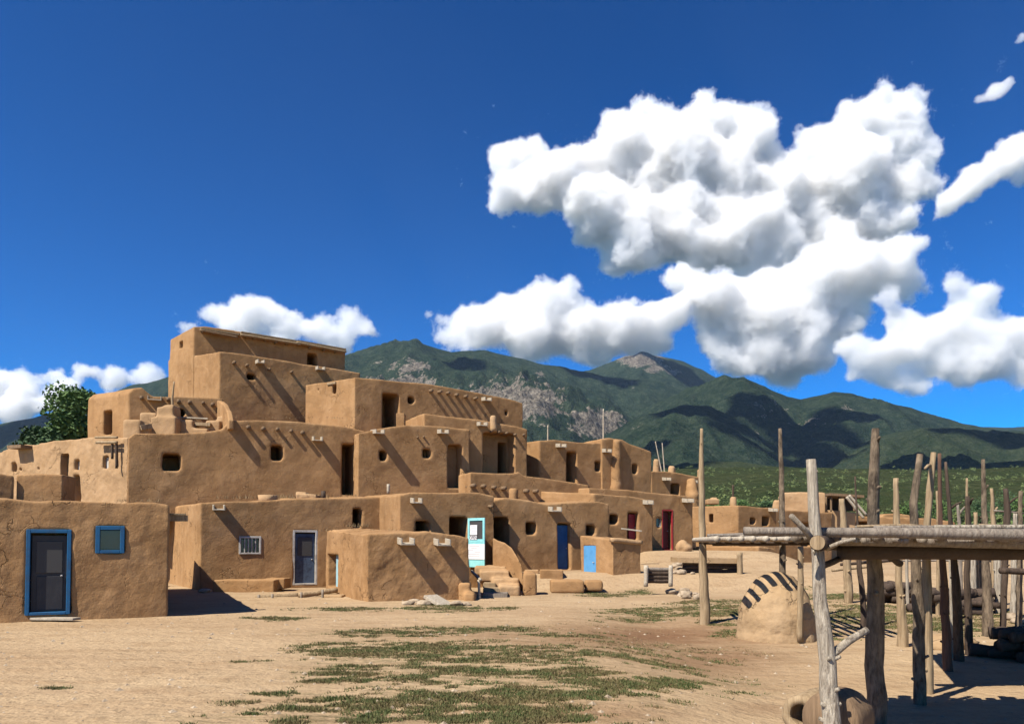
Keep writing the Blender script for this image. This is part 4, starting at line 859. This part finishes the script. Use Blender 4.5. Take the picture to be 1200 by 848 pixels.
# front forked post with its beam end
post([(950, 538, 6.5), (953, 590, 6.5), (958, 650, 6.5), (961, 700, 6.45), (966, 742, 6.4), (970, 775, 6.4), (974, 848, 6.3), (976, 890, 6.3)], [11, 13, 14, 15, 18, 19, 20, 22], 'wood_pale', 'forked_post', ra, .16, 16,
     [((973, 768, 6.4), (1016, 738, 6.5), 11, 9), ((959, 642, 6.35), (927, 604, 6.15), 8, 6.5), ((968, 643, 6.35), (1003, 631, 6.2), 6, 3.5)])
P2 = [([(1026, 502, 8.0), (1024, 560, 8.0), (1023, 617, 8.1), (1026, 700, 8.2), (1025, 780, 8.24), (1027, 848, 8.2)], [8, 12, 14, 19, 20, 23], 'wood_bark', [((1028, 520, 8), (1031, 512, 7.9), 4, 3)]),
      ([(1078, 532, 9.2), (1071, 590, 9.2), (1071, 617, 9.2), (1076, 720, 9.25), (1078, 825, 9.26)], [7, 9, 9, 13, 14], 'wood_bark', []),
      ([(1094, 530, 9.9), (1090, 570, 9.9), (1086, 617, 9.9), (1086, 700, 9.9), (1088, 812, 9.9)], [6, 8, 8, 11, 12], 'wood_tan', [((1090, 545, 9.9), (1084, 549, 9.7), 4, 3)]),
      ([(1101, 531, 11.6), (1102, 617, 11.6), (1107, 700, 11.6), (1111, 787, 11.6)], [4, 5, 9, 11], 'wood_red', []),
      ([(1108, 541, 12.2), (1114, 614, 12.2), (1121, 690, 12.2), (1124, 768, 12.6)], [3, 5, 9, 11], 'wood_dark', [((1115, 595, 12.2), (1127, 588, 12.2), 3, 2)]),
      ([(1134, 581, 13.2), (1135, 620, 13.2), (1133, 680, 13.2), (1136, 768, 13.3)], [5, 6, 7, 10], 'wood_dark', [((1137, 590, 13.2), (1140, 584, 13), 3, 2)])]
for pts, ds, mt, br in P2: post(pts, ds, mt, 'post', ra, .2, 12, br)
def log(a, b, r0, r1, mat, name, parent, wob=.12, seg=12):
    bm = bmesh.new(); addtube(bm, [a, a.lerp(b, .5) + Vector((0, 0, rnd.uniform(-.01, .015))), b], [r0, (r0 + r1) / 2, r1], seg, wob); return bobj(bm, name, mat, parent)
log(at(872, 622, 6.6), at(1330, 629, 6.55), .037, .062, 'wood_grey', 'front_log', ra, .08, 14)
log(at(985, 632, 6.9), at(1330, 640, 6.9), .055, .06, 'wood_grey', 'front_log', ra, .08, 14)
log(at(1095, 617.5, 6.75), at(1330, 617, 6.75), .02, .025, 'wood_pale', 'front_log', ra, .1, 8)
sb_ = log(at(958, 636, 6.22), Vector((3.75, 8.7, 1.60)), .066, .075, 'wood_dark', 'side_beam', ra, .1, 18)
bm = bmesh.new(); a_ = at(958, 636, 6.22); d_ = (a_ - Vector((3.75, 8.7, 1.6))).normalized(); addtube(bm, [a_ - d_ * .02, a_ + d_ * .012], [.060, .058], 18, .06); sub(bobj(bm, 'end_grain', 'wood_tan', ra, False), sb_)
log(at(984, 646, 7.4), at(1400, 646, 7.3), .075, .08, 'wood_black_shade', 'girder', ra, .08)  # shade under the roof is put into the girders' near-black colour
log(at(990, 646, 8.4), at(1400, 648, 8.3), .08, .08, 'wood_black_shade', 'girder', ra, .08)
log(at(1040, 645, 9.5), at(1400, 645, 9.5), .08, .08, 'wood_black_shade', 'girder', ra, .08)
log(at(1080, 643, 12.0), at(1400, 643, 12.0), .09, .09, 'wood_dark', 'girder', ra, .08)
def deck(x0, x1, ya, yb):
    x = x0
    while x < x1:
        r_ = rnd.uniform(.045, .06); x += r_ * 1.75; y0, y1 = ya + rnd.uniform(0, .15), yb + rnd.uniform(-.15, .25); sk = .42
        bm = bmesh.new(); addtube(bm, [Vector((x + sk * (y0 - ya), y0, 1.668)), Vector((x + sk * (y1 - ya) + rnd.uniform(-.04, .04), y1, 1.672))], [r_, r_ * .95], 7, .1); bobj(bm, 'roof_pole', 'wood_grey', ra)
deck(2.4, 7.3, 6.75, 8.4); deck(4.7, 9.3, 9.3, 12.2)
def brush(x0, x1, ya, yb):
    X, Y = np.meshgrid(np.linspace(0, 1, 60), np.linspace(0, 1, 40), indexing='ij'); yy = ya + (yb - ya) * Y; xx = x0 + (x1 - x0) * X + .42 * (yy - ya) + .05 * vn(Y * 18, X * 3); yy = yy + .07 * vn(X * 25, Y * 2, seed=4)
    me = grid_mesh('roof_cover', xx, yy, 1.725 + .012 * vn(xx * 6, yy * 6), 'wood_dark'); m = me.modifiers.new('t', 'SOLIDIFY'); m.thickness = .02
    me.parent = ra; me.location = -ra.location
brush(2.5, 7.2, 6.9, 8.35); brush(4.85, 9.2, 9.4, 12.15)
for q in range(9):
    px = rnd.uniform(980, 1150); Yq = rnd.uniform(6.8, 7.6); a_ = at(px, 617 + rnd.uniform(-1, 2), Yq); ln = rnd.uniform(.5, 1.3); b2_ = a_ + Vector((ln, rnd.uniform(-.15, .3), rnd.uniform(-.03, .03)))
    log(a_, b2_, rnd.uniform(.012, .022), rnd.uniform(.008, .015), rnd.choice(['wood_pale', 'wood_grey', 'wood_tan']), 'loose_pole', ra, .3, 7)
for q in range(7):
    px = rnd.uniform(975, 1190); a_ = at(px, 634, 6.95); log(a_ + Vector((0, -.32 + rnd.uniform(-.06, .1), .01)), a_ + Vector((.15, .6, .01)), rnd.uniform(.025, .04), .03, rnd.choice(['wood_pale', 'wood_grey', 'wood_tan']), 'roof_pole', ra, .2, 8)
log(at(962, 664, 6.9), at(1000, 647, 8.1), .03, .03, 'wood_dark', 'brace', ra)
log(at(1054, 660, 9.0), at(1040, 650, 8.2), .04, .04, 'wood_dark', 'brace', ra)
# the small slatted rack over the oven
rk_ = empty('drying_rack', gh(826, 731), 'low slatted pole rack above the dome oven, held by one very tall thin pole', 'drying rack')
YR_ = 15.1
g1 = gh(826, 731); tall = post([(822, 502, g1.y), (822, 560, g1.y), (823, 640, g1.y), (825, 700, g1.y), (826, 732, g1.y)], [3.5, 7, 8.5, 11.5, 13], 'wood_tan', 'tall_post', rk_, .18, 10)
post([(914, 502, 17.5), (916, 560, 17.5), (917, 640, 17.5), (917, 705, 17.5)], [4, 6, 7.5, 8.5], 'wood_bark', 'tall_post', rk_, .22)
post([(938, 640, 14.75), (938, 700, 14.75), (937, 742, 14.75)], [6.5, 7, 7.5], 'wood_tan', 'post', rk_, .15)
z_r = at(880, 635, 15).z
log(at(820, 635, g1.y), Vector((6.9, 14.9, z_r)), .05, .05, 'wood_dark', 'beam', rk_)
log(Vector((at(835, 634, 17.4).x, 17.4, z_r - .02)), Vector((7.4, 17.3, z_r)), .055, .055, 'wood_dark', 'beam', rk_)
x = at(832, 633, 14.8).x
while x < 6.7:
    w_ = rnd.uniform(.04, .062)
    bm = bmesh.new(); addtube(bm, [Vector((x + w_, 14.48 + rnd.uniform(-.10, .10), z_r + .06)), Vector((x + w_ + .25 + rnd.uniform(-.1, .1), 17.8 + rnd.uniform(-.2, .3), z_r + .06))], [w_, w_ * .85], 8, .12)
    bobj(bm, 'slat', 'spout_wood', rk_); x += w_ * 2 + rnd.uniform(.07, .15)
for (a, b) in (((829, 627), (960, 624)), ((840, 627), (1000, 629)), ((868, 628), (930, 622))): log(at(*a, 15.4), at(*b, 15.8), .03, .03, 'wood_grey', 'cross_pole', rk_, .15, 7)
# dome oven
hp = gh(911, 738); HX, HY, HZ = at(911, 740, 15.4).x, 15.5, gzf(hp.x, 15.5)
bm = bmesh.new(); rings = []; Hh = at(905, 668, 15.5).z - HZ; Rh = 43 / F * 15.5; prof_ = [(1.06, -.1), (1.04, .03), (1.0, .10), (.98, .25), (.93, .42), (.84, .6), (.70, .76), (.50, .9), (.26, .98), (.08, 1.0)]
for r_, t in prof_:
    rings.append([bm.verts.new((HX + Rh * r_ * math.cos(a * 6.28318 / 40), HY + Rh * r_ * math.sin(a * 6.28318 / 40), HZ + Hh * t)) for a in range(40)])
for i in range(len(rings) - 1):
    for a in range(40): bm.faces.new((rings[i][a], rings[i][(a + 1) % 40], rings[i + 1][(a + 1) % 40], rings[i + 1][a]))
bm.faces.new(rings[0][::-1]); bm.faces.new(rings[-1])
ov = empty('horno', (HX, HY, HZ), 'dome-shaped mud oven striped by the shadow of the slatted rack', 'outdoor oven')
clay(bm, 'dome', 'mud', ov, .035, None, 4, (.16, .09))
# single rack poles behind
GPO = 'upright poles of the drying racks'
PL = [([(1152, 538), (1153, 590), (1155, 650), (1158, 745)], [4, 6, 8, 13], 'wood_bark', 'tall bark-covered pole, highest of the right-hand group behind the shelter', [((1154, 575), (1158, 568), 3, 2)]),
      ([(1162, 572), (1164, 620), (1166, 710)], [3.5, 6, 8], 'wood_tan', 'tapering pole just right of the highest right-hand pole', [((1165, 600), (1169, 594), 3, 2)]),
      ([(1178, 572), (1181, 600), (1178, 650), (1175, 742)], [5, 8, 7, 7], 'wood_dark', 'dark knobbly pole with side twigs, second from the right picture edge', [((1182, 590), (1193, 582), 3, 1.5), ((1180, 580), (1176, 575), 3, 2)]),
      ([(1050, 560), (1051, 617), (1054, 690), (1057, 720), (1058, 757)], [6, 8, 8, 11, 14], 'wood_tan', 'pale pole with swollen flaring foot, between the two dark shelter posts', []),
      ([(1002, 558), (1005, 617), (1007, 660), (1011, 700), (1012, 737)], [2, 3, 6, 7, 8], 'wood_dark', 'very thin leaning pole behind the forked front post', []),
      ([(986, 584), (989, 620), (992, 660), (995, 706)], [6, 8, 9, 10], 'wood_tan', 'short leaning tan pole near the porch house', []),
      ([(1122, 590), (1124, 612), (1126, 700)], [3, 4, 5], 'wood_grey', 'thin forked grey pole between the right-hand posts', [((1123, 604), (1130, 594), 3, 2)]),
      ([(1143, 600), (1144, 640), (1146, 714)], [4, 5, 6], 'wood_tan', 'thin tan pole directly left of the highest right-hand pole', []),
      ([(1190, 600), (1189, 660), (1188, 725)], [4, 7, 8], 'wood_pale', 'pale peeling pole nearest the right picture edge', []),
      ([(1062, 640), (1064, 712)], [3, 4], 'wood_pale', 'slender white pole right of the swollen-footed pole', []),
      ([(1030, 650), (1033, 690)], [4, 5], 'wood_grey', 'slender grey pole right behind the thick dark shelter post', []),
      ([(1113, 640), (1116, 770)], [3, 3.5], 'wood_pale', 'slender pale pole close behind the red-brown post', []),
      ([(1098, 575), (1100, 625), (1099, 720)], [3, 4, 5], 'wood_tan', 'thin tan pole behind the pair of leaning posts', []),
      ([(1140, 640), (1141, 715)], [6, 7], 'wood_pale', 'pale flaking pole in the back row left of the bark-covered pole', []),
      ([(1168, 640), (1170, 718)], [8, 9], 'wood_pale', 'stout flaking pole in the back row right of the bark-covered pole', [])]
PL += [([(1148, 655), (1150, 712)], [6, 7], 'wood_bark', 'rough pole with ragged bark close left of the bark-covered pole', []), ([(1196, 575), (1195, 640), (1194, 735)], [4, 6, 7], 'wood_bark', 'rough dark pole cut close to the right picture edge', []),
      ([(1086, 600), (1086, 640), (1085, 705)], [3, 4, 5], 'wood_tan', 'distant thin pole between the paired leaning posts', []), ([(1133, 560), (1133, 600), (1131, 700)], [2.5, 3.5, 4], 'wood_tan', 'slim straight pole behind the short dark post', [])]
for pts, ds, mt, lb, br in PL:
    f = gh(*pts[-1]); Yp = f.y
    o = post([(a, b, Yp) for a, b in pts], ds, mt, 'rack_pole', None, .25, 10, [((*a, Yp), (*b, Yp), c1, c2) for a, b, c1, c2 in br])
    tag(o, lb, 'pole', GPO)
GR2 = 'horizontal rails of the drying racks'
for a, b, Y, r_, mt, lb in (((985, 661), (1050, 656), 22, .045, 'wood_dark', 'dark rail tied low between the leaning tan pole and the thick dark post'), ((975, 668), (1030, 662), 23, .045, 'wood_tan', 'lower pale rail behind the forked front post'),
        ((1040, 657), (1175, 656), 24, .03, 'wood_grey', 'long thin rail running behind the row of posts'), ((1172, 668), (1230, 672), 14.5, .06, 'wood_dark', 'stout dark cross log at the right picture edge'),
        ((1165, 598), (1230, 604), 17, .02, 'wood_grey', 'slim twig rail lying across the right pole tops')):
    pole('rail', lb, 'rail', [at(*a, Y), at(*b, Y)], r_, mt, 8, .15, GR2)
for a, b, lb in (((992, 582), (1012, 607), 'left bar of the leaning white poles by the porch house'), ((995, 580), (1015, 603), 'right bar of the leaning white poles by the porch house')):
    pole('leaning_pole', lb, 'pole', [at(*a, 55), at(*b, 55)], .10, 'spout_wood', 6, .05)
def pile(name, label, px0, px1, py, Y, n, r0, ln, seed, mat='wood_black_shade'):
    g = random.Random(seed); f = at((px0 + px1) / 2, py, Y); f.z = gzf(f.x, Y); e = empty(name, f, label, 'wood pile')
    xa_, xb_ = at(px0, py, Y).x, at(px1, py, Y).x
    for i in range(n):
        lv = i % 3; x = xa_ + (xb_ - xa_) * g.uniform(.05 + .1 * lv, .95 - .1 * lv); y = Y + g.uniform(-.3, .4); z = f.z + r0 * (1 + lv * 1.6); a = g.uniform(-.5, .5); L_ = ln * g.uniform(.5, 1)
        d_ = Vector((math.cos(a), math.sin(a), g.uniform(-.12, .12))) * L_ / 2; bm = bmesh.new(); addtube(bm, [Vector((x, y, z)) - d_, Vector((x, y, z)) + d_], r0 * g.uniform(.6, 1.2), 8, .3); bobj(bm, 'log', g.choice([mat, mat, 'wood_dark']), e)
pile('wood_pile', 'dark pile of old firewood behind the pale swollen-footed pole', 1036, 1082, 702, 21, 26, .11, 1.3, 1)
pile('wood_pile', 'dark pile of old firewood spreading behind the red-brown post', 1090, 1150, 712, 19, 30, .11, 1.4, 2)
pile('wood_pile', 'black heap of short logs at the right picture edge', 1172, 1215, 766, 12.8, 26, .10, .7, 3)
rock('stone', 'pale reddish stone in front of the dark pole', 'stone', 1184, 726, .16, 'stone', None, .7, seed=88)
rock('stone', 'smaller tan stone on the right edge before the woodpile', 'stone', 1193, 730, .12, 'stone', None, .7, seed=89)
rock('dirt_mound', 'dry grassy mound at the foot of the red-brown post', 'dirt mound', 1108, 758, .45, 'mud', None, .35, seed=90)
# hollow log and round block under the shelter
LG = empty('hollow_log', Vector((2.72, 6.75, -.3)), 'bent hollow log section lying open-ended beside the forked post', 'hollow log')
cA = at(938, 838, 6.8); bm = bmesh.new(); seg = 28; rr_o, rr_i = .175, .10; ax = Vector((.70, .70, .02)).normalized(); xs = Vector((0, 0, 1)); ys = ax.cross(xs).normalized(); L_ = .42
RI = []
for (t, r_) in ((0, rr_i * .7), (.0, rr_i), (0, rr_o * .97), (.03, rr_o), (.2, rr_o * 1.05), (L_ - .03, rr_o * 1.06), (L_, rr_o * 1.0), (L_, rr_i), (.04, rr_i)):
    RI.append([bm.verts.new(cA + ax * t + (xs * math.cos(s * 6.28318 / seg) + ys * math.sin(s * 6.28318 / seg)) * r_ * (1 + .05 * noise.noise((math.cos(s * 6.28 / seg) * 2, math.sin(s * 6.28 / seg) * 2, t * 3)))) for s in range(seg)])
for i in range(1, len(RI) - 1):
    for s in range(seg): bm.faces.new((RI[i][s], RI[i][(s + 1) % seg], RI[i + 1][(s + 1) % seg], RI[i + 1][s]))
for s in range(seg): bm.faces.new((RI[-1][s], RI[-1][(s + 1) % seg], RI[1][(s + 1) % seg], RI[1][s]))
bmesh.ops.delete(bm, geom=RI[0], context='VERTS'); bobj(bm, 'shell', 'wood_tan', LG)
bm = bmesh.new(); cB = at(985, 838, 6.75); ax2 = Vector((.62, .78, 0)).normalized()
addtube(bm, [cB - ax2 * .30, cB - ax2 * .28, cB + ax2 * .13, cB + ax2 * .15], [.215, .235, .24, .22], 28, .07); o = bobj(bm, 'log_block', 'viga'); tag(o, 'thick smooth log block half hidden behind the forked post', 'log')
# ================================================================== CLOUDS
CLD = {
 'great': (12500, [(720,310,20),(880,335,26),(960,310,26),(1090,215,22),(1085,130,14),(603,188,30),(622,168,20),(600,225,30),(640,215,38),(660,200,30),(700,195,38),(735,155,30),(765,132,22),(795,150,30),(826,112,15),(832,140,28),(800,175,38),(862,132,22),(890,125,15),(885,160,32),(760,215,46),(850,210,46),(700,240,40),(740,270,42),(800,270,48),(860,270,48),(920,215,38),(958,170,30),(1000,140,28),(1035,122,26),(1072,108,15),(1060,150,32),(1080,182,26),(1000,200,42),(1040,225,36),(940,260,46),(1000,270,40),(1050,262,28),(820,308,26),(760,303,24),(900,308,28),(690,268,24),(580,245,14)]),
 'slope': (11300, [(800,330,22),(835,345,28),(860,365,30),(900,410,30),(960,420,20),(1060,330,22),(900,350,36),(950,335,38),(1000,315,36),(1045,300,28),(1078,285,18),(880,388,34),(930,385,38),(985,372,30),(868,425,26),(918,428,28),(840,400,22),(1110,335,12),(1030,335,16)]),
 'right': (10300, [(1120,330,14),(1155,350,16),(1040,350,14),(1200,445,14),(1060,380,20),(1000,405,18),(1210,430,20),(1190,380,16),(1170,430,16),(1130,445,16),(1080,455,14),(1010,430,16),(1120,368,20),(1145,392,26),(1090,392,24),(1060,412,22),(1020,420,20),(1105,425,20),(1150,415,24),(1188,408,18),(1215,400,26),(1045,447,17),(1000,442,10),(978,452,7)]),
 'west': (11300, [(500,368,11),(522,376,10),(560,385,28),(600,368,28),(640,355,25),(665,343,18),(620,398,30),(680,388,34),(730,383,30),(780,368,24),(815,352,20),(700,414,22),(760,400,26),(525,398,16),(830,375,18)]),
 'tower': (11000, [(222,385,12),(250,368,15),(288,358,16),(310,362,17),(338,375,17),(370,388,15),(410,372,15),(430,384,14),(446,395,8),(280,392,22),(330,400,18),(392,402,16)]),
 'far': (12000, [(-10,452,22),(22,448,16),(60,440,13),(100,436,14),(140,437,14),(175,436,14),(30,472,22),(80,455,16),(130,450,16),(-30,470,26),(10,488,20),(60,468,18),(175,450,16)]),
 'streak': (12300, [(1130,222,14),(1150,208,15),(1172,192,15),(1195,176,17),(1108,240,13),(1094,254,7),(1198,214,10),(1225,165,20)]),
 'scrap_a': (10500, [(1165,104,9),(1182,96,8),(1148,116,5),(1197,45,7)]),
}
CL = {'great': 'largest white cumulus cloud, spreading high across the right half of the sky', 'slope': 'slanting grey-white cloud mass under the largest cloud, touching the ridge', 'right': 'white cloud bank low at the right edge above the mountain slope',
      'west': 'billowing white cloud behind the bare peak and left main ridge', 'tower': 'white cloud peeking from behind the topmost adobe tower', 'far': 'pale flat cloud bank low at the left picture edge', 'streak': 'diagonal wispy cloud band at the right edge beside the largest cloud',
      'scrap_a': 'tiny torn cloud scraps in the upper right corner'}
def cloud_mat():
    mat = bpy.data.materials.new('cloud'); mat.use_nodes = True; n = mat.node_tree; n.nodes.clear(); out = n.nodes.new('ShaderNodeOutputMaterial')
    v = n.nodes.new('ShaderNodeVolumeScatter'); v.inputs['Anisotropy'].default_value = .25; v.inputs['Color'].default_value = (.84, .855, .885, 1); n.links.new(v.outputs[0], out.inputs['Volume'])
    at_ = n.nodes.new('ShaderNodeAttribute'); at_.attribute_name = 'density'; tc = n.nodes.new('ShaderNodeTexCoord')
    def nz_(sc, det):
        q = n.nodes.new('ShaderNodeTexNoise'); q.inputs['Scale'].default_value = 1 / sc; q.inputs['Detail'].default_value = det; q.inputs['Roughness'].default_value = RGH; n.links.new(tc.outputs['Object'], q.inputs['Vector']); return q.outputs['Fac']
    def mt(op, a, b, cl=False):
        q = n.nodes.new('ShaderNodeMath'); q.operation = op; q.use_clamp = cl
        for i, s in enumerate((a, b)):
            if isinstance(s, (int, float)): q.inputs[i].default_value = s
            else: n.links.new(s, q.inputs[i])
        return q.outputs[0]
    e = mt('SUBTRACT', mt('MULTIPLY', at_.outputs['Fac'], KA), mt('MULTIPLY', mt('SUBTRACT', nz_(NSC, 8), .32), KN)); d = mt('MULTIPLY', mt('MULTIPLY', e, KG, True), CDENS); n.links.new(d, v.inputs['Density']); return mat
CDENS = .012
RGH, NSC, KA, KN, KG, BAND, VOX = .76, 400., 2.3, 3.7, 2.4, 430, 56
CM = cloud_mat()
def cloud(key, seed):
    Dc, blobs = CLD[key]; bm = bmesh.new(); g = random.Random(seed); k = Dc / F; grow = {'great': 1.3, 'slope': 1.6, 'west': 1.6, 'right': 1.6, 'tower': 1.6, 'far': 1.4, 'streak': 1.9}.get(key, 1.6)
    for x, y, rad in blobs:
        for j in range(7):
            a = g.uniform(0, 6.283); rr = (rad * g.uniform(.35, .62) if j else rad * .92) * grow; o_ = rad * .72 if j else 0
            p = at(x + math.cos(a) * o_, y + math.sin(a) * o_ * .8, Dc + g.uniform(-1, 1) * rad * k * .6)
            bmesh.ops.create_icosphere(bm, subdivisions=2, radius=1, matrix=Matrix.Translation(p) @ Matrix.Diagonal((rr * k, rr * k * 1.1, rr * k * .85, 1)))
    me = bpy.data.meshes.new('cloud_hull'); bm.to_mesh(me); bm.free(); o = bpy.data.objects.new('cloud_hull', me); COL.objects.link(o)
    m = o.modifiers.new('r', 'REMESH'); m.mode = 'VOXEL'; m.voxel_size = 60
    m = o.modifiers.new('s', 'SMOOTH'); m.iterations = 2
    m = o.modifiers.new('u', 'SUBSURF'); m.levels = 1; m.render_levels = 1
    t = bpy.data.textures.new('t', 'CLOUDS'); t.noise_scale = 420; t.noise_depth = 3; m = o.modifiers.new('d', 'DISPLACE'); m.texture = t; m.strength = 300; m.texture_coords = 'GLOBAL'; m.mid_level = .42
    bpy.context.view_layer.update(); dg = bpy.context.evaluated_depsgraph_get(); nm = bpy.data.meshes.new_from_object(o.evaluated_get(dg), depsgraph=dg)
    o.modifiers.clear(); o.data = nm; COL.objects.unlink(o)
    vol = bpy.data.volumes.new('cloud'); vo = bpy.data.objects.new('cloud', vol); COL.objects.link(vo); vol.materials.append(CM)
    m = vo.modifiers.new('m', 'MESH_TO_VOLUME'); m.object = o; m.density = 1.0; m.resolution_mode = 'VOXEL_SIZE'; m.voxel_size = VOX; m.interior_band_width = BAND if key in ('great', 'slope', 'west') else BAND * .7
    return tag(vo, CL[key], 'cloud', 'cumulus clouds')
if not NOCLOUD:
    for i, kk in enumerate(CLD): cloud(kk, 1 + i)
mw_ = NT('cloud_white', 1.0, 0.); mw_.col((.85, .85, .86))
def overhead(i, px, py, wx, wy, k=-1):
    j = min(int(np.searchsorted(pc, px)), len(pc) - 1); col = pY[:, j].copy(); wh = which[:, j]
    run = np.minimum.accumulate(col); vis = col <= run + .01; c_ = np.where(vis, np.abs(col - py), 1e9); r_ = int(np.argmin(c_))
    T = Vector((float(XR[r_, j]), float(YR[r_, j]), float(ZM[r_, j]))); P = T + SUN * ((6200 - T.z) / SUN.z); g = random.Random(i); bm = bmesh.new(); sx = wx / F * T.y; sy = wy
    for q in range(16):
        a = g.uniform(0, 6.283); rr = g.uniform(0, .75); rad = g.uniform(.28, .5)
        bmesh.ops.create_icosphere(bm, subdivisions=3, radius=1, matrix=Matrix.Translation((P.x + math.cos(a) * rr * sx, P.y + math.sin(a) * rr * sy, P.z)) @ Matrix.Diagonal((sx * rad, sy * rad, 120, 1)))
    for v in bm.verts: n_ = noise.noise_vector(v.co / 300.); n2 = noise.noise_vector(v.co / 90.); v.co += Vector((n_.x * 120 + n2.x * 35, n_.y * 120 + n2.y * 35, n_.z * 40))
    c = P.copy(); bmesh.ops.translate(bm, verts=bm.verts, vec=-c); me = bpy.data.meshes.new('cloud'); bm.to_mesh(me); bm.free(); o = link(me, 'cloud', 'cloud_white'); o.location = c
    tag(o, 'one of the small clouds high overhead that shade the mountainside', 'cloud', 'overhead clouds shading the slopes')
SH = [(840, 486, 60, 330), (880, 478, 30, 200), (945, 512, 55, 380), (985, 490, 55, 250), (905, 535, 45, 260), (1140, 545, 70, 330), (1180, 512, 50, 180), (800, 545, 60, 200), (795, 440, 50, 500), (960, 545, 60, 300), (1060, 540, 50, 220), (740, 540, 50, 200), (20, 505, 60, 700), (700, 442, 40, 300), (1230, 545, 50, 300), (540, 425, 30, 300)]
for i, a in enumerate(SH): overhead(i, *a)
if HAZE > 0:
    bm = bmesh.new(); addbox(bm, Vector((0, 4600, 1099)), Vector((14000, 0, 0)), Vector((0, 4680, 0)), Vector((0, 0, 1101.5))); bmesh.ops.recalc_face_normals(bm, faces=bm.faces)
    me = bpy.data.meshes.new('haze'); bm.to_mesh(me); bm.free(); hz = bpy.data.objects.new('haze', me); COL.objects.link(hz); tag(kind(hz, 'stuff'), 'thin blue air between the plaza and the mountains', 'haze')
    hm = bpy.data.materials.new('haze'); hm.use_nodes = True; n_ = hm.node_tree; n_.nodes.clear(); ou = n_.nodes.new('ShaderNodeOutputMaterial'); pv = n_.nodes.new('ShaderNodeVolumePrincipled')
    pv.inputs['Color'].default_value = (.5, .7, 1, 1); pv.inputs['Density'].default_value = HAZE; pv.inputs['Anisotropy'].default_value = .0; n_.links.new(pv.outputs[0], ou.inputs['Volume']); me.materials.append(hm)
